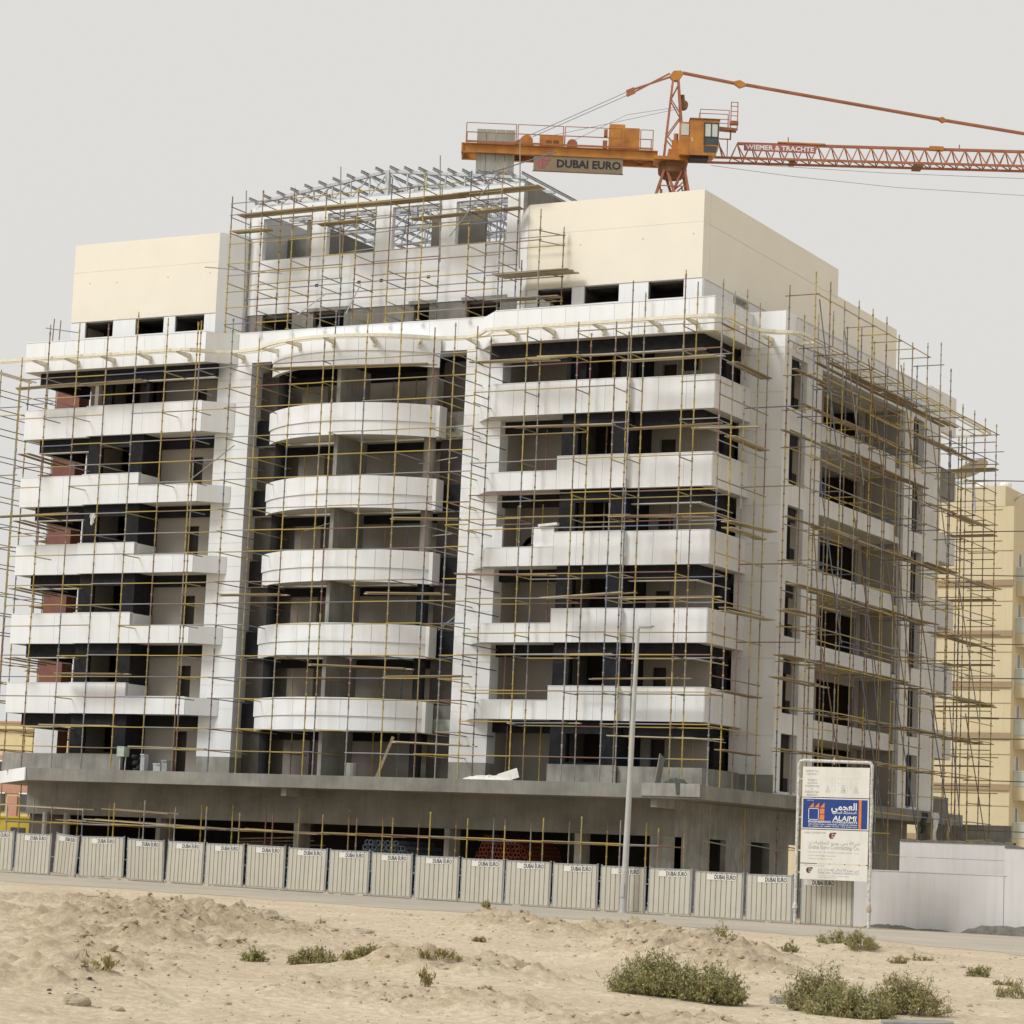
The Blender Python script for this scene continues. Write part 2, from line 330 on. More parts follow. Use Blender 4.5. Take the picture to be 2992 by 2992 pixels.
# soil heaps: (x, y, half length, half depth, height, cloddiness)
HEAPS = [(-32.5,46.5,4.6,4.6,0.46,1.0),(-36.5,52,3.6,4.0,0.46,1.0),(-38.5,46.5,3.2,3.2,0.30,0.9),(-29,40,3.0,2.6,0.28,0.9),(-44,56,3.0,2.5,0.20,0.7),
         (-30.5,58.5,1.8,3.0,0.34,0.8),(-33.6,64.0,2.0,2.2,0.36,0.9),(-30.3,63.5,2.2,2.0,0.38,0.9),(-27.0,59,2.1,2.6,0.30,0.8),
         (-22.3,50.3,2.6,2.4,0.52,1.0),(-20.3,47.5,1.8,2.0,0.30,0.9),(-24.8,52.5,1.6,1.8,0.26,0.8),(-24.5,66.5,2.6,2.2,0.22,0.4),(-20.5,37.5,2.2,1.7,0.26,0.7),
         (-21.5,27.3,1.6,1.1,0.22,0.9),(-24,31.5,2.0,1.3,0.16,0.7),(-18,31.5,2.6,1.3,0.16,0.6),(-14.5,31,2.0,1.2,0.18,0.6),(-27,35.5,2.4,1.4,0.18,0.7)]
def road_lo(x): return 77.4+0.7*np.sin(x*0.31)+0.5*np.sin(x*1.3+1)+0.25*np.sin(x*3.7)-(np.maximum(0,x+28)**1.25)*0.55
def ground_h(x, y):
    base = -1.72-0.0122*(np.clip(x,-90,5)+34.6)
    soil = np.zeros_like(x); h = np.zeros_like(x)
    wx = x+1.6*(fbm(x,y,3,0.35,3)-0.5); wy = y+1.6*(fbm(x,y,9,0.35,3)-0.5)
    for (cx,cy,a,b,ht,cl) in HEAPS:
        dx = wx-cx; dy = wy-cy; u = (dx*RX+dy*RY)/a; v = (-dx*RY+dy*RX)/b
        g = np.exp(-(u*u+v*v)*1.5); h = np.maximum(h, ht*g); soil = np.maximum(soil, np.clip(g*1.9-0.35,0,1)*cl)
    clod = np.abs(fbm(x,y,21,1.5,4,0.6)-0.5)*2
    clod2 = np.clip(fbm(x,y,41,4.2,3,0.6)-0.5,0,1)
    h = h*(0.78+0.5*fbm(x,y,5,0.8,3))+soil*(0.42*clod+0.55*clod2-0.08)
    dune = 0.34*(fbm(x,y,13,0.14,3)-0.5)+0.10*(fbm(x,y,33,0.6,3)-0.5)+0.03*(fbm(x,y,51,3.0,2)-0.5)
    pock = -0.10*np.clip(fbm(x,y,77,1.1,2)-0.62,0,1)*3
    fade = np.clip((road_lo(np.clip(x,-70,-5))-0.5-y)/5.0,0,1)*np.clip((y-14)/5,0,1)
    return base+(h+dune+pock)*fade-0.03*np.clip((y-76.6)/1.0,0,1)*0, np.clip(soil*(0.55+0.9*clod),0,1)*fade
xs = np.concatenate([-np.geomspace(3500,80,14), np.arange(-66,-7.9,0.105), np.geomspace(8,3500,14)])
ys = np.concatenate([-np.geomspace(900,20,7), np.array([0,8,14]), np.arange(18,44,0.10), np.arange(44,77.2,0.14), np.array([79,84,90,92,96,104,130,180,300,600,1200,3000,5000])])
GX, GY = np.meshgrid(xs, ys); GZ, GS = ground_h(GX, GY)
nx, ny = len(xs), len(ys)
me = bpy.data.meshes.new('ground'); me.vertices.add(nx*ny)
me.vertices.foreach_set('co', np.stack([GX,GY,GZ],-1).astype(np.float32).ravel())
I0 = (np.arange(ny-1)[:,None]*nx+np.arange(nx-1)[None,:]).ravel(); Q = np.stack([I0,I0+1,I0+nx+1,I0+nx],1).astype(np.int32)
me.loops.add(Q.size); me.loops.foreach_set('vertex_index', Q.ravel()); me.polygons.add(len(Q))
me.polygons.foreach_set('loop_start', np.arange(0,Q.size,4,dtype=np.int32))
me.polygons.foreach_set('use_smooth', np.ones(len(Q),dtype=bool)); me.update(calc_edges=True)
at = me.attributes.new('soil','FLOAT','POINT'); at.data.foreach_set('value', GS.astype(np.float32).ravel())
me.materials.append(M['sand']); tag(link('ground', me), kind='structure')
def gh(x, y):
    z, _ = ground_h(np.array([[float(x)]]), np.array([[float(y)]])); return float(z[0,0])
# dusty road along the hoarding, ragged sand edge on the near side
mb = MB(); pts = []; prev = None
for x in np.arange(-110, 30.1, 0.5):
    ylo = float(road_lo(np.array(min(x,-5.0))))
    yhi = 91.2+0.25*math.sin(x*0.9) if x < -34 else 91.2+min(8.0,(x+34)*1.4)+0.3*math.sin(x*1.7)
    row = [(x, ylo, gz(x)+0.006), (x, (ylo+yhi)/2, gz(x)+0.03), (x, yhi, gz(x)+0.008)]
    if prev: mb.add(prev+row, [(0,3,4,1),(1,4,5,2)])
    prev = row
tag(mb.obj('road', 'asphalt'), kind='structure')

# ------------------------------------------------------------------ the apartment building under construction
AX = -62.13                                  # axis of symmetry of the front
def mir(x): return 2*AX-x
BLD = thing('apartment_building', 'large white apartment block under construction with dark bands, curved centre balconies and raw concrete podium', 'building', (-62.1,110,-1.4))
Z = [2.865+3.265*i for i in range(6)]        # balcony underside of the podium deck and storeys 1..5
Z.append(22.43)                              # underside of the crowning parapet
def P(mb, name, m): return mb.obj(name, m, BLD)
def clad(core, x0, x1, y, z0, z1, n, th=0.03, m='white', g=0.014):
    # a row of cladding panels on a front face at y
    w = (x1-x0)/n
    for k in range(n): plate('cladding_panel', x0+k*w+g/2, x0+(k+1)*w-g/2, y-th, y+0.001, z0+0.004, z1-0.004, m, core)
def clad_line(core, p0, p1, z0, z1, n, th=0.03, m='white', g=0.014):
    # panels on a vertical face along any xy line; outward side is to the right of p0->p1
    p0 = Vector(p0); p1 = Vector(p1); d = (p1-p0); L = d.length; d.normalize(); nrm = Vector((d.y,-d.x)); w = L/n
    for k in range(n):
        a = p0+d*(k*w+g/2); b = p0+d*((k+1)*w-g/2); c = (a+b)/2+nrm*(th/2)
        rot = Matrix(((d.x,-nrm.x,0,0),(d.y,-nrm.y,0,0),(0,0,1,0),(0,0,0,1)))
        link('cladding_panel', ubox(m), core, Matrix.Translation((c.x,c.y,(z0+z1)/2)) @ rot @ Matrix.Diagonal(((b-a).length,th,z1-z0-0.008,1)))
YF, YO = 98.95, 99.20                        # parapet planes: inner part, outer part
def block(s):
    # s=+1: right wing, s=-1: left wing (mirror image)
    X = (lambda x: x) if s > 0 else mir
    def bx(mb, xa, xb, *r): return mb.box(X(xa), X(xb), *r)
    for i in range(0, 6):
        z = Z[i]; hi = z+1.41; lo = z+0.80
        top = i == 5; m = 'white'
        if i == 0:       # raw concrete upstand on the podium
            mb = MB(); bx(mb,-51.1,-47.95,YF,YF+0.2,3.42,4.28); P(mb,'concrete_parapet','concrete_l')
            mb = MB(); bx(mb,-47.945,-44.1,YO,YO+0.2,3.42,4.26); bx(mb,-44.3,-44.1,YO+0.2,103.0,3.42,4.26); P(mb,'concrete_parapet','concrete_l')
            mb = MB(); bx(mb,-51.1,-50.9,YF+0.2,100.6,3.42,4.28); P(mb,'concrete_parapet','concrete_l')
            continue
        z0 = z; inner_top = hi if top else lo
        # floor slab
        mb = MB(); mb.prism([(X(-55.5),100.12),(X(-54.50),YF+0.1),(X(-47.9),YF+0.06),(X(-47.9),YO+0.06),(X(-44.16),YO+0.06),(X(-44.16),107),(X(-56.4),107),(X(-56.4),100.12)], z+0.03, z+0.33); P(mb,'floor_slab','soffit')
        # parapet cores with panels
        mb = MB(); bx(mb,-54.55,-51.2,YF,YF+0.18,z0,inner_top); c = P(mb,'balcony_parapet','white_core'); xa,xb = sorted((X(-54.55),X(-51.2))); clad(c,xa,xb,YF,z0,inner_top,3)
        mb = MB(); bx(mb,-51.2,-47.95,YF,YF+0.18,z0,hi); c = P(mb,'balcony_parapet','white_core'); xa,xb = sorted((X(-51.2),X(-47.95))); clad(c,xa,xb,YF,z0,hi,3)
        if s > 0: plate('cladding_panel', -47.95,-47.92,YF-0.03,YO,z0+.004,hi-.004,'white',c)
        mb = MB(); bx(mb,-47.94,-44.1,YO,YO+0.18,z0,hi); c = P(mb,'balcony_parapet','white_core'); xa,xb = sorted((X(-47.94),X(-44.1))); clad(c,xa,xb,YO,z0,hi,3)
        mb = MB(); bx(mb,-44.28,-44.1,YO+0.18,103.0,z0,hi); c = P(mb,'balcony_parapet','white_core')
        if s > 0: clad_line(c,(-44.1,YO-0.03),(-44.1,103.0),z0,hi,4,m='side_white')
        # return of the high parapet behind the low one
        if not top:
            mb = MB(); bx(mb,-51.2,-51.05,YF+0.18,100.6,z0+0.33,hi-0.005); P(mb,'parapet_return','white')
        # chamfer to the pillar
        p0,p1 = ((-55.65,100.0),(-54.55,YF)) if s > 0 else ((mir(-54.55),YF),(mir(-55.65),100.0))
        mb = MB(); mb.strip([p0,p1],0.18,z0,inner_top); c = P(mb,'balcony_parapet','white_core'); clad_line(c,p0,p1,z0,inner_top,1)
        # capping
        mb = MB(); bx(mb,-54.5,-51.2,YF-0.045,YF+0.2,inner_top,inner_top+0.03); bx(mb,-51.2,-47.93,YF-0.045,YF+0.2,hi,hi+0.03); bx(mb,-47.92,-44.08,YO-0.045,YO+0.2,hi,hi+0.03); bx(mb,-44.3,-44.06,YO+0.2,103.0,hi,hi+0.03); P(mb,'parapet_coping','white')
    # crowning parapet
    z0,hi = 22.43,23.86
    mb = MB(); bx(mb,-54.55,-44.1,YF,YF+0.2,z0,hi); c = P(mb,'crown_parapet','white_core'); xa,xb = sorted((X(-54.55),X(-44.1))); clad(c,xa,xb,YF,z0,hi,9)
    mb = MB(); bx(mb,-44.3,-44.1,YF+0.2,103.0,z0,hi); c = P(mb,'crown_parapet','white_core')
    if s > 0: clad_line(c,(-44.1,YF-0.03),(-44.1,103.0),z0,hi,4,m='side_white')
    p0,p1 = ((-55.65,100.0),(-54.55,YF)) if s > 0 else ((mir(-54.55),YF),(mir(-55.65),100.0))
    mb = MB(); mb.strip([p0,p1],0.18,z0,hi); c = P(mb,'crown_parapet','white_core'); clad_line(c,p0,p1,z0,hi,1,m='white' if s > 0 else 'side_white')
    mb = MB(); bx(mb,-54.5,-44.06,YF-0.05,YF+0.24,hi,hi+0.035); bx(mb,-44.34,-44.06,YF+0.24,103.0,hi,hi+0.035); P(mb,'parapet_coping','white')
    mb = MB(); mb.prism([(X(-55.5),100.12),(X(-54.50),YF+0.1),(X(-44.16),YF+0.1),(X(-44.16),103),(X(-55.5),103)],z0-0.01,z0+0.03); P(mb,'crown_soffit','soffit')
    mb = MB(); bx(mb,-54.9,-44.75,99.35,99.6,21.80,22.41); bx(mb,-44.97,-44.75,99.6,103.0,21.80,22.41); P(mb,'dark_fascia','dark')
    mb = MB(); bx(mb,-54.9,-44.73,99.33,99.62,21.75,21.80); P(mb,'fascia_trim','soffit')
    # storeys: fascias, rooms, walls
    for i in range(0, 6):
        f = (Z[i]+0.33) if i else 3.42; c = Z[i+1] if i < 5 else 22.43; ceil = c+0.03
        dk = 'dark'
        # dark fascia of the outer bay, front and side
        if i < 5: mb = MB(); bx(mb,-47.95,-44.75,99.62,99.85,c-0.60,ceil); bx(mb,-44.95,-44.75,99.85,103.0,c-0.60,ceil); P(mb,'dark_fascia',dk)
        if i < 5: mb = MB(); bx(mb,-47.95,-44.73,99.60,99.87,c-0.64,c-0.60); bx(mb,-44.97,-44.73,99.87,103.0,c-0.64,c-0.60); P(mb,'fascia_trim','soffit')
        # dark room box in the middle with a window opening
        zw = 14.17-Z[3]; zt = 15.37-Z[3]
        win = (-50.39,-48.75,Z[i]+zw,Z[i]+zt)
        a,b_ = sorted((X(-51.15),X(-48.0))); wa,wb = sorted((X(win[0]),X(win[1])))
        yr = 99.2 if i < 5 else 99.75
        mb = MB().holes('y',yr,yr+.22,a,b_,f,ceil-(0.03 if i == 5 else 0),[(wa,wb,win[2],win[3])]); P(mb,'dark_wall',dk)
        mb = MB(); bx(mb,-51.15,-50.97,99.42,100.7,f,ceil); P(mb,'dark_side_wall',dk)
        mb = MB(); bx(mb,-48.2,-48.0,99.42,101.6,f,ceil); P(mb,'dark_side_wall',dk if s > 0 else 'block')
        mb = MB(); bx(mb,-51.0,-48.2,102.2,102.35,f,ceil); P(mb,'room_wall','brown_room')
        mb = MB().box(wa,wb,99.28,99.41,win[2]-0.06,win[2]+0.001); P(mb,'window_sill','concrete_l')
        # loggia behind the low parapet
        a,b_ = sorted((X(-54.6),X(-51.1))); dx0,dx1 = sorted((X(-53.5),X(-52.75)))
        if s < 0:
            mb = MB().holes('y',100.75,100.95,a,b_,f,c-0.42,[(dx0,dx1,f,f+2.05)]); P(mb,'loggia_wall','block')
            mb = MB().box(dx0-.3,dx1+.3,101.35,101.4,f,f+2.2); P(mb,'door_recess','block_d')
        else:
            mb = MB().box(a,b_,102.3,102.5,f,ceil); P(mb,'loggia_wall','block')
            mb = MB().box(-54.78,-54.6,100.8,102.3,f,ceil); P(mb,'loggia_side_wall','block')
            mb = MB().box(-51.2,-51.05,100.7,102.3,f,ceil); P(mb,'loggia_side_wall','block')
        mb = MB(); bx(mb,-54.6,-51.1,100.45,100.75,c-0.48,ceil); P(mb,'loggia_beam',dk)
        mb = MB().box(a,b_,103.4,103.5,f,c); P(mb,'room_wall','brown_room')
        # outer bay back wall with a door
        a,b_ = sorted((X(-48.0),X(-44.95))); dx0,dx1 = sorted((X(-47.6),X(-46.85)))
        if s > 0:
            mb = MB().holes('y',101.5,101.7,a,b_,f,ceil,[(dx0,dx1,f,f+2.1)]); P(mb,'balcony_wall','block')
            mb = MB().box(dx0-.3,dx1+.3,102.1,102.15,f,f+2.2); P(mb,'door_recess','block_d')
            mb = MB(); bx(mb,-45.0,-44.78,101.9,103.0,f,c-0.61); P(mb,'dark_pier',dk)
            mb = MB().box(a,b_,103.4,103.5,f,c); P(mb,'room_wall','brown_room')
        else:
            mb = MB().box(-77.9,b_,101.5,101.7,f,ceil); P(mb,'balcony_wall','block')
            mb = MB().box(-78.1,-77.9,101.5,107,f,ceil); P(mb,'balcony_wall','block')
    # pillar beside the curved bay, clad in stacked panels
    mb = MB(); bx(mb,-56.42,-54.63,100.03,101.6,3.42,23.86); c = P(mb,'pillar','white_core')
    mb = MB(); bx(mb,-56.44,-54.61,100.0,101.62,3.42,4.30); P(mb,'pillar_base','concrete_l')
    zz = 4.30
    while zz < 23.8:
        z1 = min(zz+1.088,23.86); x0,x1 = sorted((X(-56.45),X(-54.6)))
        plate('cladding_panel',x0,x1,100.0,100.03,zz+0.005,z1-0.005,'white',c)
        if s > 0: plate('cladding_panel',-54.63,-54.6,100.03,100.75,zz+0.005,z1-0.005,'white',c)
        else: plate('cladding_panel',mir(-56.42),mir(-56.45),100.03,101.2,zz+0.005,z1-0.005,'side_white',c)
        zz = z1
    # crown: white band with windows below the cream box
    cx0,cx1 = sorted((X(-53.9),X(-45.43)))
    ws = [(-53.35,-51.64),(-51.04,-49.36),(-47.96,-46.29)] if s > 0 else [(-77.97,-76.31),(-74.99,-73.34),(-72.69,-71.02)]
    hl = [(a,b_,24.32,25.08) for a,b_ in ws]
    mb = MB().holes('y',100.53,100.75,cx0,cx1,22.4,25.10,hl); P(mb,'attic_wall','white')
    for a,b_ in ws:
        for q_ in ((a,a+0.05,100.62,100.7,24.33,25.08),(b_-0.05,b_,100.62,100.7,24.33,25.08)): mb = MB().box(*q_); P(mb,'window_jamb','steel_d')
        mb = MB().box(a,b_,100.58,100.74,24.30,24.33); P(mb,'window_sill','steel_d')
    mb = MB().box(cx0+.3,cx1-.35,102.6,102.7,22.75,25.08); P(mb,'room_wall','brown_room')
    mb = MB().box(cx0+.05,cx1-.35,100.76,103,25.0,25.085); P(mb,'room_ceiling','block_d')
    for xx in (-51.3,-48.6): mb = MB(); bx(mb,xx,xx+.15,100.76,102.6,22.75,25.0); P(mb,'room_wall','block_d')
    mb = MB().box(cx0+0.01,cx1-0.01,100.5,101.2,25.11,27.557); P(mb,'cream_panel','cream')
    mb = MB().box(cx0+0.01,cx1-0.01,100.5,101.2,27.565,28.95); P(mb,'cream_panel','cream')
    mb = MB().box(cx0+0.02,cx1-0.02,100.515,101.1,25.09,28.94); P(mb,'cream_core','white_core')
    mb = MB(); bx(mb,-54.4,-44.32,YF+0.21,108,22.47,22.72); P(mb,'roof_slab','concrete')
    # chamfered white end wall of the attic
    if s < 0:
        mb = MB().strip([(-70.36,100.5),(-69.46,101.4),(-69.46,104)],0.2,22.7,28.95); P(mb,'attic_end_wall','white')
    else:
        prof = [(-53.9,100.5),(-54.45,100.85),(-54.8,101.4),(-54.82,104)]
        tops = [28.95,28.6,27.6,27.6]
        mb = MB()
        for k in range(3):
            (xa,ya),(xb,yb) = prof[k],prof[k+1]
            mb.add([(xa,ya,22.7),(xb,yb,22.7),(xb,yb,tops[k+1]),(xa,ya,tops[k]),(xa+.2,ya+.2,22.7),(xb+.2,yb+.2,22.7),(xb+.2,yb+.2,tops[k+1]),(xa+.2,ya+.2,tops[k])],
                   [(1,0,3,2),(4,5,6,7),(3,7,6,2),(0,1,5,4)])
        P(mb,'attic_end_wall','white')
    # a few patched bolt holes in the cream render
    for dxx,zz in ((1.0,27.0),(2.6,26.95),(5.6,27.0),(8.0,27.05)):
        mb = MB().lathe([(0.045,0),(0.04,0.01)],(0,0,0),8); o = P(mb,'patched_hole','soffit')
        o.matrix_basis = Matrix.Translation((cx0+dxx,100.5,zz)) @ Matrix.Rotation(R(90),4,'X')
block(1); block(-1)
# outer sides of the cream box on the right
mb = MB().box(-46.1,-45.43,101.2,116.3,25.11,27.55); P(mb,'cream_panel','cream')
mb = MB().box(-46.1,-45.43,101.2,116.3,27.565,28.95); P(mb,'cream_panel','cream')
mb = MB().box(-46.1,-45.44,116.3,124.6,25.11,27.66); P(mb,'cream_panel','cream')
mb = MB().holes('x',-45.75,-45.46,100.75,124.6,22.4,25.10,[(103.95,105.65,24.70,25.06),(117.2,118.0,24.6,24.95)]); P(mb,'attic_wall','side_white')
mb = MB().box(-79.0,-78.4,101.2,116.3,22.4,28.94); P(mb,'cream_panel','cream')
mb = MB().box(-72.0,-46.2,116.0,116.2,22.4,28.0); P(mb,'rear_attic_wall','concrete')
# corner columns and the side facade
def column(s):
    X = (lambda x: x) if s > 0 else mir
    x0,x1 = sorted((X(-44.6),X(-42.57))) if s > 0 else (-81.35,-79.95)
    mb = MB().box(x0,x1,103.03,103.8,3.42,22.45); c = P(mb,'corner_column','side_white' if s > 0 else 'red_prime')
    m = 'side_white' if s > 0 else 'red_prime'
    zz = 4.2
    if s > 0: plate('column_base',x0-.002,x1+.002,103.0,103.1,3.42,4.2,'concrete',c)
    while zz < 22.4:
        z1 = min(zz+1.63,22.43); plate('cladding_panel',x0,x1,103.0,103.03,zz+0.006,z1-0.006,m if (s > 0 or zz > 6.4) else 'white',c)
        zz = z1
    mb = MB().box(x0,x1,103.0,104.2,22.44,24.02); P(mb,'corner_block','white')
column(1); column(-1)
hs_ = []
for i in range(0,6):
    zb,zt = (Z[i]+0.73,Z[i]+3.08) if i else (3.55,6.0)
    if i == 5: zb,zt = 20.05-0.1,22.2
    hs_ += [(103.42,105.6,zb,zt),(119.4,120.95,zb,zt)]
hs_.append((107.4,118.25,3.42,22.25))
XS = -42.57
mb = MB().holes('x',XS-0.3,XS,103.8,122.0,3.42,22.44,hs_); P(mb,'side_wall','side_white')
mb = MB().box(XS-0.25,XS+0.02,104.2,123.4,22.45,23.95); c = P(mb,'side_cornice','side_white')
mb = MB().box(XS-0.3,XS+0.06,104.2,123.4,23.95,24.0); P(mb,'parapet_coping','side_white')
for i in range(0,6):
    f = Z[i]+0.33 if i else 3.42; c = Z[i+1]
    # dark backing behind the stair windows, room shade put into its colour
    zb,zt = (Z[i]+0.73,Z[i]+3.08) if i else (3.55,6.0)
    if i == 5: zb,zt = 19.95,22.2
    for (ya,yb) in ((103.42,105.3),(119.4,120.8)):
        mb = MB().box(XS-1.0,XS-0.95,ya-0.05,yb+1.2,zb-.3,zt+.3); w = P(mb,'window_back','block_d')
        MB().box(XS-0.3,XS-0.24,ya,yb-0.02,zt-0.62,zt-0.02).obj('window_head','dark',w)
        if ya < 110: MB().box(XS-0.3,XS-0.25,ya+(yb-ya)*0.72,yb,zb,zb+0.6).obj('low_panel','dark',w)
        mb = MB().box(XS-1.8,XS-1.6,ya-0.4,yb+0.4,f,c); P(mb,'room_wall','block_d')
    # recessed loggia
    if i:
        mb = MB().box(XS-0.2,XS+0.02,107.42,116.9,Z[i]-0.12,Z[i]+0.66); P(mb,'loggia_parapet','side_white')
        mb = MB().box(-49,XS-0.2,107.4,118.3,Z[i]-0.05,Z[i]+0.25); P(mb,'floor_slab','soffit')
    mb = MB().holes('x',XS-2.2,XS-2.0,107.4,118.2,f,c,[(112.7,117.6,f,f+2.55)]); P(mb,'loggia_wall','block')
    mb = MB().box(XS-2.0,XS-0.31,118.25,118.39,f,c); P(mb,'loggia_end_wall','block')
    mb = MB().box(XS-5,XS-4.8,107.0,118.3,f,c).box(XS-4.8,XS-2.2,118.1,118.2,f,c); P(mb,'room_wall','brown_room')
    if i: mb = MB().box(XS-3.2,XS-2.25,113.4,113.5,f,f+1.2); P(mb,'room_screen','block_d')
    # rear corner balconies
    zt = Z[i]+1.41
    if i:
        mb = MB().box(-43.3,-43.1,123.2,127.2,Z[i],zt); P(mb,'balcony_parapet','side_white' if i < 5 else 'concrete')
        mb = MB().box(-46.0,-43.3,123.0,127.2,Z[i],Z[i]+0.3); P(mb,'floor_slab','soffit')
        mb = MB().box(-46.0,-43.1,127.2,127.4,Z[i],zt); P(mb,'balcony_parapet','side_white')
    mb = MB().box(-44.6,-44.4,123.4,127,c-0.6,c); P(mb,'dark_fascia','dark')
mb = MB().box(-43.3,-43.1,123.2,127.2,22.45,24.45).box(-46,-43.3,123.2,123.4,22.45,24.45); P(mb,'rear_corner_parapet','side_white')
mb = MB().box(-43.3,-43.1,123.2,127.2,3.42,4.25); P(mb,'concrete_parapet','concrete')
mb = MB().box(-45.5,-40.6,129.6,129.8,-1.7,3.02); P(mb,'rear_yard_wall','concrete_l')
mb = MB().box(-44.1,XS,122.0,123.4,3.42,22.44); P(mb,'rear_column','side_white')
mb = MB().box(-49,XS-0.31,106.9,118.5,22.26,22.43); P(mb,'loggia_roof','soffit')
# inner cross walls that close off the core
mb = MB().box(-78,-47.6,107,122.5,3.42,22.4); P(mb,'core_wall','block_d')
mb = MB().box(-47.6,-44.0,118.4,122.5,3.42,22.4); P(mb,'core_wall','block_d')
for i in range(1,6):
    mb = MB().box(-67.8,-56.45,100.75,107,Z[i]-0.55,Z[i]-0.2); P(mb,'bay_floor_slab','soffit')

# centre: curved balconies
BX0,BX1,BYE,BYA = -66.55,-57.71,99.85,98.0
hc = (BX1-BX0)/2; sg = BYE-BYA; RR = (hc*hc+sg*sg)/(2*sg); CY = BYA+RR; A0 = math.asin(hc/RR)
def arc(t, dr=0.0): a = -A0+2*A0*t; return (AX+(RR+dr)*math.sin(a), CY-(RR+dr)*math.cos(a))
def arc_panels(core, z0, z1, dr, n=8, m='white', th=0.05):
    for k in range(n):
        t0,t1 = k/n+0.0008,(k+1)/n-0.0008
        MB().strip([arc(t0+(t1-t0)*q/4, dr) for q in range(5)], th, z0, z1).obj('cladding_panel', m, core)
for i in range(1,6):
    zl = Z[i]
    mb = MB().strip([arc(k/24,-0.06) for k in range(25)],0.14,zl-0.60,zl+0.79); c = P(mb,'curved_balcony','white_core')
    arc_panels(c, zl-0.62, zl-0.002, -0.04); arc_panels(c, zl+0.004, zl+0.80, 0.02)
    mb = MB().prism([arc(k/24,-0.2) for k in range(25)]+[(BX1+0.05,100.3),(BX0-0.05,100.3)], zl-0.55, zl-0.22); P(mb,'floor_slab','soffit')
    mb = MB().box(BX1-0.02,BX1+0.16,99.75,100.4,zl-0.6,zl+0.78); P(mb,'balcony_end','side_white')
# crowning curved band
mb = MB().strip([arc(k/24,-0.06) for k in range(25)],0.2,21.72,23.05); c = P(mb,'curved_crown','white_core'); arc_panels(c,21.70,22.32,0.0); arc_panels(c,22.325,23.10,0.05)
mb = MB().box(mir(-56.45)-1.0,-55.45,100.02,100.25,22.47,23.88); c = P(mb,'centre_cornice','white_core'); clad(c,mir(-55.45),-55.45,100.02,22.47,23.88,9)
mb = MB().box(mir(-55.45),-55.45,99.98,100.3,23.88,23.92); P(mb,'parapet_coping','white')
mb = MB().prism([arc(k/24,-0.1) for k in range(25)]+[(BX1,100.1),(BX0,100.1)], 23.02, 23.08); P(mb,'crown_deck','white')
for i in range(0,6):
    f = Z[i]-0.22 if i else 3.42; c = Z[i+1]-0.57
    mb = MB().box(-62.21,-62.02,98.55,101.1,f,c); P(mb,'dividing_wall','concrete_l')
    mb = MB().box(-66.9,-57.4,102.0,102.2,f,c); P(mb,'bay_wall','block')
    mb = MB().box(-66.0,-64.6,101.6,101.8,f,c); P(mb,'bay_screen_wall','block')
    mb = MB().box(-66.9,-57.4,101.2,101.5,c-0.35,c); P(mb,'bay_beam','dark')
    for cx in (-66.05,-58.2):
        mb = MB().lathe([(0.27,0),(0.27,c-f)],(cx,100.15,f),14); P(mb,'round_column','dark' if i < 3 or cx < -60 else 'concrete')
    # recess strips beside the bay: spandrel and dark glass zone
    for (xa,xb,sd_) in ((-57.7,-56.45,1),(-67.8,-66.5,-1)):
        mb = MB().box(xa-0.4,xb+0.02,100.95,101.1,f,c+0.3); P(mb,'recess_wall','block_d')
        if i:
            sm = 'dark'
            if sd_ > 0 and i in (1,5): sm = 'concrete'
            mb = MB().box(xa-0.35,xb,100.72,100.9,Z[i]-0.52,Z[i]+0.66); sp = P(mb,'spandrel',sm)
            if sm == 'concrete':
                MB().box(xa-0.34,xb-0.01,100.70,100.73,Z[i]-0.48,Z[i]+0.05).obj('waterproofing_strip','green',sp)
                if i == 5:
                    for q in range(4):
                        aa = R(20+45*q); MB().bar((-57.35-0.17*math.cos(aa),100.69,Z[i]-0.1-0.17*math.sin(aa)),(-57.35+0.17*math.cos(aa),100.69,Z[i]-0.1+0.17*math.sin(aa)),0.02,0.05,(0,1,0)).obj('spray_mark','cloth_d',sp)
mb = MB().box(-67.8,-56.45,104,104.2,3.42,22.4); P(mb,'bay_rear_wall','brown_room')
# upper centre: wall with window band, four big openings, steel roof
WY = 101.7
hl = [(-68.56,-66.9,24.3,25.12),(-65.72,-64.05,24.3,25.12),(-60.3,-59.5,24.3,25.12),(-57.55,-55.85,24.3,25.12)]
mb = MB().holes('y',WY+0.04,WY+0.3,-69.4,-54.85,22.6,25.14,hl); P(mb,'raw_window_band','concrete')
for a,b_,q,t in hl[1:]:
    mb = MB().box(a-0.25,b_+0.35,WY-0.06,WY+0.06,25.10,25.26); P(mb,'lintel','concrete_l')
big = [(-68.75,-66.06),(-65.19,-62.6),(-61.66,-59.07),(-58.3,-55.65)]
mb = MB().holes('y',WY,WY+0.28,-69.4,-54.85,25.14,30.35,[(a,b_,27.75,29.76) for a,b_ in big]); c = P(mb,'upper_wall','white')
for q,x in enumerate((-65.6,-63.3,-62.1,-59.6)):
    mb = MB().box(x-0.09,x+0.09,WY-0.005,WY+0.01,26.28,26.42); P(mb,'vent_hole','black')
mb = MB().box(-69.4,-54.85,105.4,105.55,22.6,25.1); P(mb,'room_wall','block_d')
mb = MB().box(-54.85,-54.65,WY,115.5,22.7,30.3); P(mb,'upper_side_wall','concrete')
mb = MB().box(-69.4,-69.2,WY+0.28,115.5,22.7,30.3); P(mb,'upper_side_wall','side_white')
mb = MB().box(-69.2,-54.85,WY+.28,115.5,25.0,25.2); P(mb,'upper_floor','concrete')
mb = MB().box(-66.5,-66.3,WY+0.3,110,25.2,29.6); P(mb,'inner_wall','concrete')
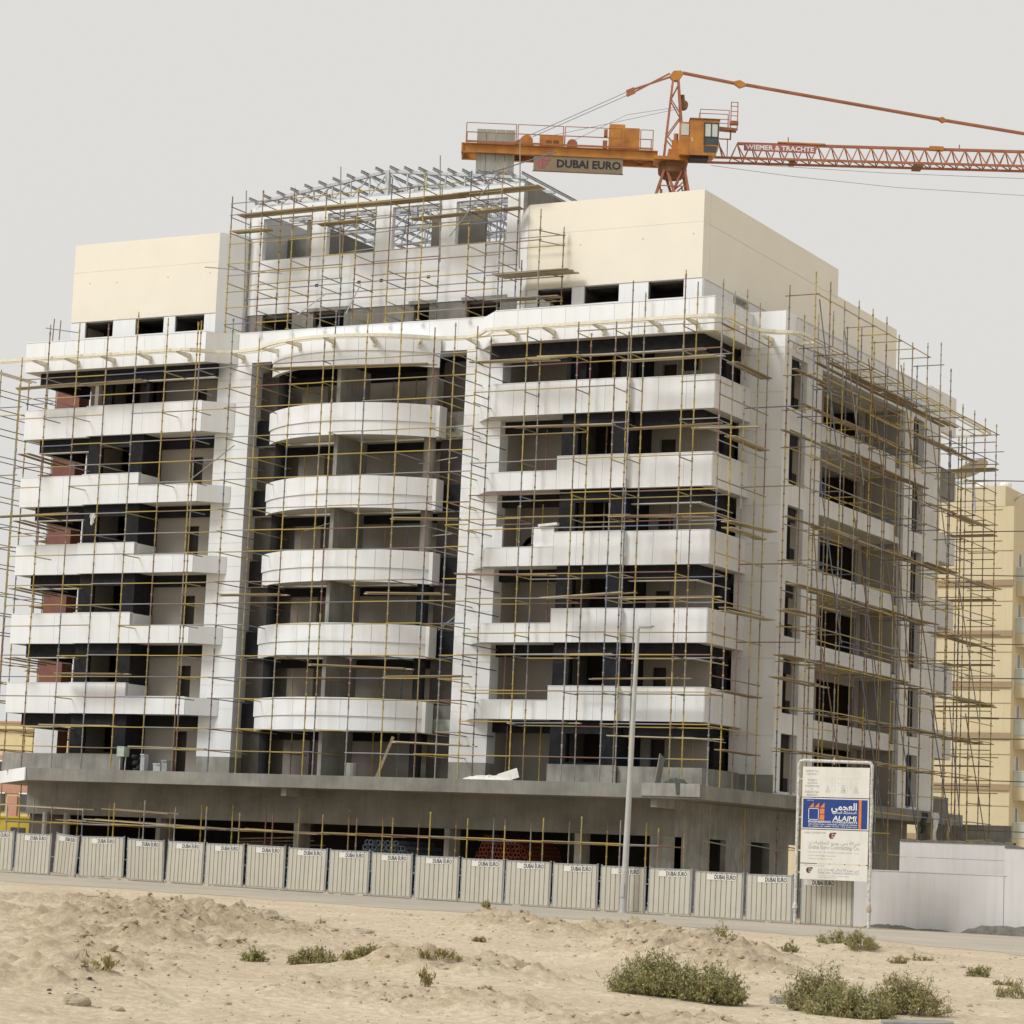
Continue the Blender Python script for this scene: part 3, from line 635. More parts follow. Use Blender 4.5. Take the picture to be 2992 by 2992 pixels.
for q_ in ((-69.2,-66.5,104.5,104.7,25.2,29.5),(-60.9,-59.2,104.0,104.2,25.2,29.9),(-59.2,-57.6,103.2,103.4,25.2,29.6)): mb = MB().box(*q_); P(mb,'inner_wall','concrete')
mb = MB().prism([(-66.2,108),(-64,108),(-63,109),(-66.2,109)],25.2,27.9); P(mb,'inner_wall','concrete')
TR = thing('steel_roof_frame', 'galvanised steel roof truss frame with open purlins on top of the centre block', 'roof frame', (-62.13,104,30.3))
for yy in (101.9,104.6,107.6,110.6,113.6):
    mb = MB()
    pk = Vector((AX,yy,31.55)); el = Vector((-69.45,yy,30.62)); er = Vector((-54.8,yy,30.62))
    mb.bar(el,pk,0.12,0.14).bar(pk,er,0.12,0.14)
    bl = Vector((-69.2,yy,30.42)); br = Vector((-55.0,yy,30.42)); mb.bar(bl,br,0.1,0.12)
    n = 14
    for k in range(1,n):
        t = k/n; x = -69.2+14.2*t; zt = 31.55-abs(x-AX)/7.3*0.93
        mb.bar((x,yy,30.42),(x,yy,zt),0.06,0.06,(0,1,0))
        x2 = -69.2+14.2*((k-1) if x > AX else (k+1))/n; zt2 = 31.55-abs(x2-AX)/7.3*0.93
        mb.bar((x,yy,30.42),(x2,yy,zt2),0.05,0.05,(0,1,0))
    mb.box(AX-0.1,AX+0.1,yy-0.1,yy+0.1,30.0,31.6)
    mb.obj('truss','galv',TR)
for k in range(20):
    x = -69.4+14.6*k/19; zt = 31.55-abs(x-AX)/7.3*0.93+0.10
    mb = MB(); tl = 0.06 if x < AX else -0.06
    mb.bar((x,101.3,zt),(x,114.2,zt),0.010,0.11).bar((x+0.02,101.3,zt+0.055),(x+0.02,114.2,zt+0.055),0.05,0.010).bar((x-0.02,101.3,zt-0.055),(x-0.02,114.2,zt-0.055),0.05,0.010)
    mb.obj('purlin','galv',TR)
for yy in (104.6,107.6,110.6):
    for z0 in (26.2,27.4,28.6):
        rod('lattice_tie',(-66,yy,z0),(-55.5,yy,z0+0.5),0.035,'galv' if 'galv' in M else 'galv',TR)
for k in range(8):
    x = -65.5+1.35*k; rod('lattice_tie',(x,105.5,25.3),(x+1.0,105.5,30.3),0.03,'galv',TR)
for x,y in ((-60.4,108),(-60.2,108.2),(-60.0,108.0),(-59.8,108.3)):
    rod('starter_bar',(x,y,29.5),(x+0.02,y,33.0),0.018,'tube_rust',TR)

# podium deck, beam, ground floor
mb = MB().prism([(-75.5,95.2),(-42.4,95.2),(-42.4,127.4),(-45,127.4),(-45,107),(-83.5,107),(-82.6,102.2)],2.87,3.42); P(mb,'podium_deck','concrete')
mb = MB().strip([(-82.6,102.07),(-75.5,95.17)],-0.06,2.86,3.44); P(mb,'painted_deck_edge','white')
mb = MB().box(-44.9,-42.37,95.14,95.20,2.95,3.46); P(mb,'deck_edge_patch','concrete_l')
for x in (-61.9,-44.5):
    mb = MB().box(x-0.13,x+0.13,95.5,98,2.52,2.87); P(mb,'cantilever_bracket','concrete_l')
mb = MB().box(-77.6,-44.8,98.0,98.3,1.42,2.87); P(mb,'front_beam','concrete')
for x0,x1 in ((-62.87,-62.63),(-55.33,-55.09),(-49.17,-48.94),(-45.75,-44.8),(-70.2,-69.96)):
    mb = MB().box(x0,x1,97.97,98.95,-1.6,1.42); P(mb,'ground_column','concrete_l')
for x in (-74.9,-76.1):
    mb = MB().lathe([(0.16,0),(0.16,3.0)],(x,97.6,-1.5),10); P(mb,'downpipe','concrete_l')
mb = MB().box(-77.6,-75.6,98.3,98.5,-1.6,1.42); P(mb,'ground_wall','block_d')
mb = MB().holes('x',-45.05,-44.8,98.3,126,-1.7,2.87,[(101.8,103.5,-1.6,1.43),(106.2,108.3,-1.6,1.43),(110.5,112,-1.6,1.43),(114,121,-1.2,1.6)]); P(mb,'ground_side_wall','concrete_l')
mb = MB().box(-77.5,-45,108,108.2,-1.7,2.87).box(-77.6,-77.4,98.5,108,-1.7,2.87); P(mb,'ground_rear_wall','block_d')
mb = MB().box(-46.0,-44.79,98.03,98.06,1.55,2.5); P(mb,'formwork_mark','concrete')
mb = MB().box(-77.5,-44.9,98.4,108,-1.75,-1.45); P(mb,'ground_floor_slab','concrete')
for x in (-66,-58,-52): 
    mb = MB().box(x,x+0.6,103,103.6,-1.5,2.9); P(mb,'ground_column','concrete')

# canopy ring: cream twin rail on brackets all round the crown
def ring(name, path, zc):
    mb = MB()
    for off,zz,w in ((0.0,zc,0.10),(0.30,zc-0.03,0.06)):
        pp = []
        for i,p in enumerate(path):
            a = Vector(path[max(i-1,0)]); b = Vector(path[min(i+1,len(path)-1)]); d = (b-a).normalized(); n = Vector((-d.y,d.x)); pp.append(Vector(p)+n*off)
        for a,b in zip(pp[:-1],pp[1:]): mb.bar((a.x,a.y,zz),(b.x,b.y,zz),w,0.13 if off == 0 else 0.07)
    return P(mb,name,'canopy')
def rnd(c, r, a0, a1, n=5): return [(c[0]+r*math.cos(R(a0+(a1-a0)*k/n)), c[1]+r*math.sin(R(a0+(a1-a0)*k/n))) for k in range(n+1)]
yc = 97.9
path = [(-83.0,103.0)]+rnd((-82.0,98.9),1.0,180,270)+[(-70.3,yc)]+[(-69.9,98.0),(-69.0,98.8),(-68.4,99.1)]
path += [(-67.4,99.0)]+[(arc(k/16,0.85)) for k in range(1,16)]+[(-56.9,99.0)]
path += [(-55.9,99.1),(-55.2,98.8),(-54.4,98.0),(-54.0,yc)]+rnd((-44.2,98.9),1.0,270,360)+[(-43.25,100.5),(-43.1,101.2),(-42.5,101.75)]+rnd((-42.4,102.7),0.85,280,360)+[(-41.5,118),(-41.5,122),(-41.6,126)]+rnd((-42.6,128),1.0,0,90)+[(-46,129)]
ring('canopy_ring', path, 22.84)
def bracket(x, y, dx, dy):
    # tapered twin-plate arm from the wall out to the ring
    mb = MB(); d = Vector((dx,dy)).normalized(); n = Vector((-d.y,d.x)); L = math.hypot(dx,dy)
    for s_ in (-0.05,0.05):
        a = Vector((x,y))+n*s_
        b = a+d*L
        mb.add([(a.x,a.y,22.86),(b.x,b.y,22.80),(b.x,b.y,22.72),(a.x,a.y,22.64),(a.x+n.x*.02,a.y+n.y*.02,22.86),(b.x+n.x*.02,b.y+n.y*.02,22.80),(b.x+n.x*.02,b.y+n.y*.02,22.72),(a.x+n.x*.02,a.y+n.y*.02,22.64)],
               [(0,1,2,3),(7,6,5,4),(0,4,5,1),(1,5,6,2),(2,6,7,3),(3,7,4,0)])
    a = Vector((x,y))+d*0.02; mb.bar((a.x,a.y,22.68),(a.x+d.x*0.05,a.y+d.y*0.05,22.68),0.18,0.3)
    P(mb,'canopy_bracket','canopy')
for x in (-78.9,-77.0,-74.9,-72.8,-70.6): bracket(x,98.92,0,-1.0)
for x in (-53.4,-51.6,-49.2,-46.6): bracket(x,98.92,0,-1.0)
bracket(-44.9,99.15,0,-1.2); bracket(-44.1,100.2,0.9,0); bracket(-43.2,103,0,-1.1); bracket(-42.57,104,0.95,0); bracket(-68.3,100,0,-0.95); bracket(-55.95,100,0,-0.95)
for y in (107,110.5,114,117.5,121): bracket(-42.55,y,0.95,0)
for t in (0.1,0.3,0.5,0.7,0.9):
    p = arc(t,0.05); q = arc(t,0.85); bracket(p[0],p[1],q[0]-p[0],q[1]-p[1])

# ------------------------------------------------------------------ scaffolds
PR = 0.028
def standard(sc_, x, y, z0, z1, rows=None, foot=True):
    # cuplock standard: coloured lengths end to end, a cup every half metre, jack plate below
    mb = MB(); cols = []; z = z0
    while z < z1-0.05:
        zn = min(z+random.choice((1.5,2.0,2.5,3.0)), z1); m = tube_mat()
        if m not in cols: cols.append(m)
        mb.m = cols.index(m); mb.tube((x,y,z),(x,y,zn),PR,6)
        if zn < z1: mb.tube((x,y,zn-0.08),(x,y,zn+0.08),PR*1.35,6)
        z = zn
    zz = math.ceil(z0/0.5)*0.5
    mb.m = 0
    while zz < z1: mb.tube((x,y,zz-0.035),(x,y,zz+0.03),PR*1.6,6); zz += 0.5
    if foot: mb.box(x-0.08,x+0.08,y-0.08,y+0.08,z0-0.01,z0+0.01)
    mb.obj('standard', cols, sc_)
def jit(a=0.03): return random.uniform(-a,a)
def ledgers(sc_, xs_, y, zs, skip=0.1, axis='x'):
    for z in zs:
        for a,b in zip(xs_[:-1],xs_[1:]):
            if random.random() < skip or abs(b-a) < 0.3 or abs(b-a) > 3.6: continue
            m = tube_mat(); dz = jit(0.02)
            if axis == 'x': rod('ledger',(a-0.05,y,z+dz),(b+0.05,y,z+dz),0.024,m,sc_)
            else: rod('ledger',(y,a-0.05,z+dz),(y,b+0.05,z+dz),0.024,m,sc_)
def board(sc_, p0, p1, w=0.24, h=0.045, m=None): beam('plank', p0, p1, w, h, m or random.choice(('plank','plank','plank_l')), sc_)
def scaffold(label, loc): return thing('tube_scaffold', label, 'scaffold', loc, 'tube scaffolds round the building')
ZL = [23.05,21.8,20.84,19.9,18.57,17.57,16.63,15.30,14.30,13.36,12.0,11.05,10.09,8.71,7.73,6.81,5.45,4.5]
# left wing
S = scaffold('single row tube scaffold in front of the left wing balconies', (-74,97.7,3.43))
XL = [-79.37,-77.81,-76.09,-74.40,-72.72,-71.02,-69.32,-69.15,-67.40]
for x in XL: standard(S,x,97.7,3.43,random.uniform(24.0,24.7) if x > -79 else 22.9)
ledgers(S,[-79.37,-77.81,-76.09,-74.4,-72.72,-71.02,-69.24,-67.4],97.66,[z for z in ZL if z < 22.9],0.06)
for z in ZL[1:]:
    rod('transom',(-69.15,97.6,z-0.03),(-69.15,98.85,z-0.03),0.024,tube_mat(),S); rod('transom',(-67.4,97.6,z-0.03),(-67.4,100.9,z-0.03),0.024,tube_mat(),S)
    for x in XL[1:6]:
        if random.random() < 0.35: rod('transom',(x,97.6,z-0.03),(x,98.9 if (z-Z[0])%3.265 < 1.4 else 100.3,z-0.03),0.024,tube_mat(),S)
for (a,z0,b_,z1,yy) in [(-79.77,21.42,-76.09,21.5,97.95),(-76.0,21.44,-72.5,21.49,97.95),(-80.26,15.28,-75.97,15.35,97.95),(-76.38,7.86,-72.59,7.85,97.95),(-71.93,4.55,-67.73,4.5,97.95),(-77.08,5.47,-73.0,5.47,97.95)]:
    board(S,(a,yy,z0+0.05),(b_,yy,z1+0.05)); board(S,(a+jit(.3),yy+0.27,z0+0.05),(b_+jit(.3),yy+0.27,z1+0.05))
for zz in (18.3,15.1,11.9,8.6): 
    board(S,(-79.4,98.0,zz),(-79.9,101.6,zz-0.02)); board(S,(-79.1,98.2,zz+0.05),(-79.5,101.8,zz+0.03))
rod('brace',(-69.2,97.62,16.7),(-66.9,97.62,18.2),0.024,'tube_grey',S)
# centre bay
S = scaffold('single row tube scaffold wrapping the curved centre balconies', (-62,97.4,3.43))
XB = [-65.75,-63.98,-62.27,-61.75,-60.08,-58.34,-56.65,-55.63]
for x in XB: standard(S,x,97.45,3.43,random.uniform(22.6,24.2))
ledgers(S,[-67.4,-65.75,-63.98,-62.27,-61.75,-60.08,-58.34,-56.65,-55.63,-54.6],97.41,[z-0.02 for z in ZL if z < 22.9],0.08)
for z in ZL[1:]:
    for x in XB:
        cyl = 97.9+0.08*(x-AX)**2
        if (x < -65 or x > -57.5) and random.random() < 0.8: rod('transom',(x,97.35,z-0.03),(x,100.6,z-0.03),0.024,tube_mat(),S)
        elif random.random() < 0.3 and not (-0.6 < ((z-Z[1]+0.7)%3.265)-0.7 < 0.8): rod('transom',(x,97.35,z-0.03),(x,100.4,z-0.03),0.022,tube_mat(),S)
for (a,z0,b_,z1) in [(-67.35,11.4,-63.65,11.39),(-59.7,11.41,-55.49,11.34),(-58.56,14.66,-54.78,14.54),(-62.42,8.29,-57.13,8.13),(-58.56,7.77,-54.27,7.83),(-57.95,4.99,-53.85,4.88),(-65.17,21.59,-56.72,21.4)]:
    board(S,(a,97.75,z0),(b_,97.75,z1),m='plank_l'); board(S,(a+0.2,97.52,z0+0.03),(b_-0.3,97.58,z1+0.03))
for x0,x1,y0,z0,z1 in ((-64.6,-63.2,100.2,14.6,14.9),(-63.4,-62.5,100.2,11.3,11.7),(-58.6,-56.9,100.3,14.2,14.3),(-58.8,-56.8,100.3,17.5,17.7),(-57.6,-56.7,100.6,10.1,10.7)): rod('loose_tube',(x0,y0,z0),(x1,y0-0.1,z1),0.024,'galv',S)
for i in range(6):
    f = (Z[i]-0.22) if i else 3.42
    for x in (-64.9,-63.1,-60.5,-59.3):
        if random.random() < 0.75: standard(S,x,100.5+jit(.2),f,f+2.4,foot=False)
# right wing, double row
S = scaffold('double row tube scaffold in front of the right wing and its corner', (-49,98,3.43))
XR = [-54.5,-52.06,-49.64,-47.87,-47.16,-44.76,-43.06]
tops = [22.9,22.7,22.8,22.7,24.4,24.7,24.2]
for x,t in zip(XR,tops):
    standard(S,x,97.4,3.43,t); standard(S,x+0.02,98.6,3.43,t-0.25)
ledgers(S,XR,97.36,[22.4,21.35,20.0,18.4,16.94,15.51,14.48,14.06,12.11,11.09,9.65,8.73,7.22,5.9,4.5],0.1)
ledgers(S,XR,98.56,[22.3,21.3,18.3,15.4,14.4,12.05,11.0,8.7,7.2,5.85],0.3)
for z in [22.35,21.33,19.95,18.37,16.9,15.45,14.45,12.08,11.05,9.6,8.7,7.2,5.85]:
    for x in XR:
        if random.random() < 0.85: rod('transom',(x,97.33,z-0.04),(x,98.68,z-0.04),0.024,tube_mat(),S)
    for x in XR[:1]: rod('transom',(x-0.02,97.33,z-0.4),(x,100.4,z-0.4),0.024,tube_mat(),S)
for y,t in ((99.9,24.3),(101.3,24.0),(102.3,22.8)):
    standard(S,-43.05,y,3.43,t); 
for z in [22.35,20.9,19.4,17.5,15.9,14.5,12.9,11.0,9.6,7.9,5.85]: rod('ledger',(-43.05,97.3,z),(-43.05,102.5,z-0.02),0.024,tube_mat(),S)
for z in [21.3,18.2,14.4,11.1,7.7,5.3]:
    for dx in (0.0,0.27): board(S,(-43.3+dx,98.8,z-.3),(-43.3+dx,102.5,z-.33))
for z in (19.3,15.9,12.6,9.3):
    rod('ledger',(-44.2,102.3,z+0.4),(-41.2,102.3,z+0.4),0.024,tube_mat(),S)
for (a,z0,b_,z1) in [(-52.98,14.57,-46.79,14.56),(-55.52,12.22,-50.44,12.09),(-50.93,11.14,-46.92,11.34),(-54.75,8.74,-47.72,8.79),(-48.36,7.76,-44.42,7.81),(-54.7,21.38,-50.85,21.3),(-51.61,21.45,-47.46,21.35),(-47.58,21.06,-43.44,21.08),(-52.83,18.47,-48.13,18.4),(-47.46,18.17,-43.34,18.24),(-52.27,5.89,-49.21,5.93),(-47.43,5.43,-42.6,5.35),(-47.31,14.51,-43.33,14.38),(-47.04,11.05,-43.09,11.1)]:
    n = random.choice((1,2,2))
    for k in range(n): board(S,(a+jit(.35),97.62+0.25*k,z0),(b_+jit(.35),97.62+0.25*k,z1),0.21)
board(S,(-44.9,98.9,18.3),(-41.9,98.9,18.25),0.3,0.05); 
for z in (16.0,12.3): beam('formwork_board',(-43.3,99.0,z-1.6),(-42.3,101.6,z-1.75),0.6,0.04,'plank_l',S)
for i in range(6):
    f = (Z[i]+0.33) if i else 3.42
    for x,y in ((-54.0,100.3),(-52.2,100.2),(-46.6,100.9),(-45.5,100.9),(-49.3,100.0)):
        if random.random() < 0.7: standard(S,x+jit(.3),y,f,f+2.5,foot=False)
# scaffold on the right wing roof terrace
S = scaffold('small plank tower scaffold against the cream wall on the right roof terrace', (-52.5,99.8,23.9))
for x,y,t in ((-52.62,99.2,28.35),(-52.0,100.25,27.75),(-54.4,99.2,27.6),(-54.0,100.2,26.4)): standard(S,x,y,22.8,t)
for z in (27.4,26.95,25.55,24.45):
    rod('ledger',(-55.2,99.15,z),(-52.5,99.15,z+0.02),0.024,tube_mat(),S); rod('transom',(-52.62,99.1,z-.03),(-52.0,100.35,z-.03),0.024,tube_mat(),S); rod('ledger',(-54.3,100.2,z-0.02),(-51.9,100.2,z-0.02),0.024,tube_mat(),S)
for k in range(4): board(S,(-54.9+jit(.1),99.35+0.26*k,25.63),(-51.25+jit(.1),99.35+0.26*k,25.62))
board(S,(-55,99.4,24.5),(-51.7,99.4,24.47)); board(S,(-55,99.7,24.5),(-51.7,99.7,24.47))
# centre top
S = scaffold('double row tube scaffold in front of the upper centre wall under the steel roof', (-62,100.5,23.9))
XC = [-69.26,-67.55,-65.82,-64.06,-62.35,-60.59,-58.89,-56.49,-54.9]
for x in XC:
    standard(S,x,99.75,23.92,random.uniform(30.3,30.7)); standard(S,x+0.03,101.3,23.92,random.uniform(30.1,30.6))
for x,z0,z1 in ((-68.75,25.2,30.75),(-63.6,26.2,31.45),(-58.35,26.6,31.5),(-54.3,26.0,31.9)): rod('standard',(x+0.25,100.1,z0),(x,100.1,z1),PR,'tube_grey',S)
ledgers(S,XC,99.71,[30.05,29.5,28.75,28.1,27.2,26.63,25.83,25.1,24.3],0.1)
ledgers(S,XC,101.26,[30.0,29.3,28.7,27.15,26.5,25.8],0.25)
for z in (29.95,29.45,28.7,27.15,26.3,25.78,24.9,24.27):
    for x in XC:
        if random.random() < 0.8: rod('transom',(x,99.68,z-0.04),(x+0.03,101.4,z-0.04),0.024,tube_mat(),S)
for k in range(3):
    board(S,(-69.1,100.0+0.27*k,29.58),(-65.2,100.0+0.27*k,29.6)); board(S,(-65.3,100.05+0.27*k,29.62),(-61.2,100.05+0.27*k,29.6)); board(S,(-61.4,100.0+0.27*k,29.58),(-57.2,100.0+0.27*k,29.6)); board(S,(-57.5,100.0+0.27*k,29.62),(-53.2,100.0+0.27*k,29.65))
for k in range(2): board(S,(-69.3,100.0+0.27*k,28.78),(-67.3,100.0+0.27*k,28.78)); board(S,(-64.6,100.0+0.27*k,28.78),(-62.3,100.0+0.27*k,28.8)); board(S,(-59.7,100.0+0.27*k,28.66),(-54.1,100.0+0.27*k,28.75))
rod('loose_tube',(-70.5,99.6,27.1),(-66.2,99.6,26.5),0.024,'tube_grey',S); rod('loose_tube',(-65.2,99.6,24.5),(-63.7,99.6,25.4),0.03,'galv',S); rod('loose_tube',(-62.6,99.6,24.4),(-61.9,99.6,25.7),0.03,'galv',S)
rod('brace',(-57.4,99.65,27.6),(-55.1,99.65,30.3),0.026,'tube_grey',S); rod('brace',(-56.6,99.65,30.1),(-52.2,99.65,31.0),0.026,'tube_blue',S)
# east side, two rows, many levels
S = scaffold('tall two row tube scaffold with plank decks along the shaded right side', (-41.6,112,-1.6))
YS = [102.4,104.1,105.8,107.55,109.3,111.1,112.75,114.6,116.7,118.6,120.1,122.0,123.8,125.5,127.3]
ytop = [25.4,25.4,24.9,25.3,25.3,25.3,24.8,24.8,25.2,25.6,24.6,23.2,23.2,23.1,23.1]
for y,t in zip(YS,ytop):
    standard(S,-41.0,y,gz(-41)+0.02,t); standard(S,-42.18,y+jit(.05),3.45 if y < 127 else gz(-42),t-random.uniform(0.2,1.6))
SZ = [24.55,22.6,21.1,19.6,18.0,16.6,14.7,13.2,11.9,10.4,8.95,7.0,5.2,3.0,1.2]
for z in SZ:
    for k in range(0,14,2):
        if z > min(ytop[k:k+3])-0.1: continue
        j = min(k+2,14); rod('guard_rail',(-40.97,YS[k]-0.2,z+0.95+jit(.1)),(-40.97,YS[j]+0.2,z+0.95+jit(.1)),0.024,tube_mat(),S) if random.random() < .55 and z < 22 else None
        rod('ledger',(-40.96,YS[k]-0.1,z+jit()),(-40.96,YS[j]+0.1,z+jit()),0.024,tube_mat(),S)
        if random.random() < 0.85 and z > 3.5 and z < 23: rod('ledger',(-42.14,YS[k]-0.1,z+jit()),(-42.14,YS[j]+0.1,z+jit()),0.024,tube_mat(),S)
    if z > 4:
        for y in YS:
            if random.random() < 0.75 and z < ytop[YS.index(y)]-0.2: rod('transom',(-42.4,y+0.05,z-0.04),(-40.85,y+0.05,z-0.04),0.024,tube_mat(),S)
DECK = [(100.9,117.5,14.85),(118,129,14.9),(104.4,119,12.1),(119,128.6,11.8),(100.9,117.8,9.08),(119.2,129,8.95),(101,117.7,5.2),(109,127.3,6.97),(101.1,106.9,21.1),(103.1,115.9,19.9),(100.9,117.7,18.5),(104.4,121.3,22.0),(117.7,125.7,20.9),(119.5,127.5,17.95),(101.1,104,10.95),(100.8,105.6,8.1),(101.6,104.6,12.1)]
for a,b_,z in DECK:
    y = a
    while y < b_-0.5:
        ln = min(random.uniform(3.4,4.0), b_-y)
        for k in range(2 if random.random() < .6 else 3):
            if random.random() < .88: board(S,(-41.75+0.27*k+jit(.05),y+jit(.35),z+jit(.04)),(-41.75+0.27*k+jit(.05),y+ln+0.25+jit(.35),z+jit(.04)+0.02),0.21)
        y += ln
for y0,z0,y1,z1 in ((102.6,24.3,105.2,17.9),(105.6,23.6,108.4,17.2),(108.6,22.9,111.4,16.6),(112.8,23.4,115.8,16.9),(116.6,22.4,119.6,16.0),(103.2,16.8,106.2,10.0),(107.4,15.6,110.6,9.0),(111.4,14.4,114.6,8.2),(115.8,13.2,119,7.0),(104.0,9.6,107.4,2.6),(108.6,9.0,112,2.4),(113,8.6,116.4,2.2),(118,8.0,121.6,1.8),(121.5,14.5,125,8.0),(123,8.2,126.8,1.6),(104.2,8.2,102.6,14.8),(111.2,6.2,108.9,12.9),(115.0,9.2,112.8,15.2),(122.8,2.2,120.6,8.4)):
    rod('brace',(-40.9,y0,z0),(-40.9,y1,z1),0.026,random.choice(('tube_grey','tube_rust','tube_blue')),S)
for z in (20.2,17.6,15.4,12.0,10.2,8.3,7.2,5.2,2.7):
    rod('long_tube',(-42.5,127.3+jit(.8),z),(-36.6+jit(1.2),127.6+jit(.8),z+jit(.1)),0.026,'tube_rust',S)
for z in (21.0,17.6,14.3,11.0,8.9,5.9): 
    for k in range(3): board(S,(-46.5,128.4+0.27*k,z),(-41.4,128.4+0.27*k,z+0.03),m='plank')
for x in (-46.5,-44.8,-43.2):
    for y in (128.0,129.2): standard(S,x,y,gz(x),23+jit(.6),foot=False)
for z in SZ[1:13]: 
    rod('ledger',(-46.8,127.95,z-.3),(-41.2,127.95,z-.3),0.024,tube_mat(),S); rod('ledger',(-46.8,129.2,z-.6),(-41.2,129.2,z-.6),0.024,tube_mat(),S)
# west side
S = scaffold('two row tube scaffold at the far left end seen through the open balconies', (-82.6,108,-1.2))
YW = [99.0,101,103.2,105.4,107.6,109.8,112]
for y in YW:
    standard(S,-82.1,y,gz(-82),22.6+jit(.4)); standard(S,-83.3,y,gz(-83),23.4+jit(.4))
for z in ZL[1:]:
    for x in (-82.08,-83.28):
        for k in (0,2,4): rod('ledger',(x,YW[k]-.1,z+jit()),(x,YW[k+2]+.1,z+jit()),0.024,tube_mat(),S)
    for y in YW:
        if random.random() < 0.45: rod('transom',(-83.4,y,z-.04),(-81.7,y,z-.04),0.024,tube_mat(),S)
    if random.random() < 0.35: rod('ledger',(-83.4,97.8,z-.3),(-79.3,97.8,z-.3),0.024,tube_mat(),S)
for z in (21.2,18.2,14.9,11.6,8.4,5.2):
    for k in range(3): board(S,(-82.9+0.27*k,104,z+.1),(-82.9+0.27*k,108,z+.1))
# loose uprights on the far left roof
S = scaffold('few loose scaffold tubes standing on the far left roof edge', (-79.8,101,23.9))
for x,z1 in ((-79.6,25.3),(-79.2,25.2)): rod('standard',(x-.05,100.2,23.7),(x,100.2,z1),PR,'tube_rust',S)
rod('ledger',(-80.0,100.1,24.85),(-78.0,100.1,24.5),0.026,'tube_grey',S); rod('ledger',(-79.6,100.25,24.0),(-79.3,100.25,23.95),0.026,'tube_grey',S)
# ground level
S = scaffold('low tube scaffold in front of the open ground floor behind the hoarding', (-60,95.5,-1.5))
XG = [-76.6,-74.07,-72.35,-70.65,-69.02,-67.37,-65.73,-64.0,-62.3,-59.79,-58.11,-56.36,-54.57,-52.8,-51.06,-49.31,-47.59,-45.86,-44.19]
for x in XG:
    standard(S,x,95.4,gz(x)+0.02,1.75+random.uniform(-.1,.4)); standard(S,x+0.62,96.5,gz(x)+0.02,1.85+random.uniform(-.1,.3))
ledgers(S,XG,95.36,[1.02],0.0); ledgers(S,XG,96.46,[0.98],0.15); ledgers(S,XG,96.46,[-0.5],0.3)
for x in XG: rod('transom',(x,95.3,0.98),(x+0.62,96.6,0.98),0.024,tube_mat(),S)
for a,b_,z in ((-77.8,-72.5,1.75),(-74,-69.5,1.15),(-72.5,-68,1.22),(-69,-64.8,1.12),(-64.5,-60.2,1.06),(-71.5,-67.9,1.7)):
    board(S,(a,95.7,z),(b_,95.7,z-0.12)); board(S,(a+.5,95.95,z+0.02),(b_+.4,95.95,z-0.1),m='plank')
for y0,y1 in ((98.4,102.5),(102.5,107),(107,112)):
    rod('ledger',(-43.6,y0,1.3),(-43.6,y1+.2,1.1),0.024,'tube_grey',S)
for y in (99,102.6,106.2,110): standard(S,-43.6,y,gz(-43),2.75)
rod('brace',(-43.5,100.6,1.7),(-43.5,103.0,-1.4),0.03,'pipe_b',S)

# ------------------------------------------------------------------ tower crane
CO = Vector((-61.74,132.0,0)); CU = Vector((0.8804,0.4742,0)); CN = Vector((-0.4742,0.8804,0))
def c3(a, z, t=0.0): return CO+CU*a+CN*t+Vector((0,0,z))
CR = thing('tower_crane', 'orange tower crane with red lattice jib rising behind the building', 'crane', (CO.x,CO.y,-1.5))
def cbox(mb, a0, a1, z0, z1, t0, t1):
    p = [c3(a,z,t) for z in (z0,z1) for a,t in ((a0,t0),(a1,t0),(a1,t1),(a0,t1))]
    return mb.add(p, [(0,3,2,1),(4,5,6,7),(0,1,5,4),(1,2,6,5),(2,3,7,6),(3,0,4,7)])
def cb(name, m, *b, parent=None):
    mb = MB()
    for q in b: cbox(mb,*q)
    return mb.obj(name, m, parent or CR)
# mast below, head taper
mb = MB(); h = 0.62
for a in (-h,h):
    for t in (-h,h): mb.bar(c3(a,-1.5,t),c3(a,38.0,t),0.14,0.14,CU)
z = -1.5; k = 0
while z < 37.9:
    for s_ in (-h,h):
        mb.bar(c3(-h if k%2 else h,z,s_),c3(h if k%2 else -h,z+1.25,s_),0.07,0.07,CN); mb.bar(c3(s_,z,-h if k%2 else h),c3(s_,z+1.25,h if k%2 else -h),0.07,0.07,CU)
        mb.bar(c3(-h,z,s_),c3(h,z,s_),0.06,0.06,CN)
    z += 1.25; k += 1
mb.obj('mast','crane_red',CR)
mb = MB()
for t in (-0.75,0.75):
    mb.bar(c3(-0.95,37.6,t),c3(-0.5,39.15,t*.8),0.14,0.14,CN).bar(c3(0.98,37.6,t),c3(0.66,39.2,t*.8),0.14,0.14,CN).bar(c3(-0.35,39.15,t*.8),c3(0.2,37.6,t),0.14,0.14,CN).bar(c3(0.5,39.15,t*.8),c3(-0.1,37.6,t),0.11,0.11,CN)
mb.bar(c3(-0.85,38.2,-.75),c3(0.85,38.2,-.75),0.05,0.05,CN)
mb.obj('mast_head','crane_red',CR)
mb = MB(); prof = [(0.55,38.8),(0.80,39.05),(0.82,39.35),(0.78,39.38),(0.78,39.65)]
vs_ = []; n = 18
for r_,z in prof:
    for i in range(n): vs_.append(c3(r_*math.cos(2*math.pi*i/n),z,r_*math.sin(2*math.pi*i/n)))
mb.add(vs_,[(q*n+i,q*n+(i+1)%n,(q+1)*n+(i+1)%n,(q+1)*n+i) for q in range(len(prof)-1) for i in range(n)]+[tuple(range(n-1,-1,-1)),tuple((len(prof)-1)*n+i for i in range(n))])
mb.obj('slewing_ring','crane_brown',CR)
cb('slewing_platform','crane',(-1.1,0.85,39.65,39.85,-1.0,1.0),(-0.3,0.6,39.85,40.3,-0.9,0.4))
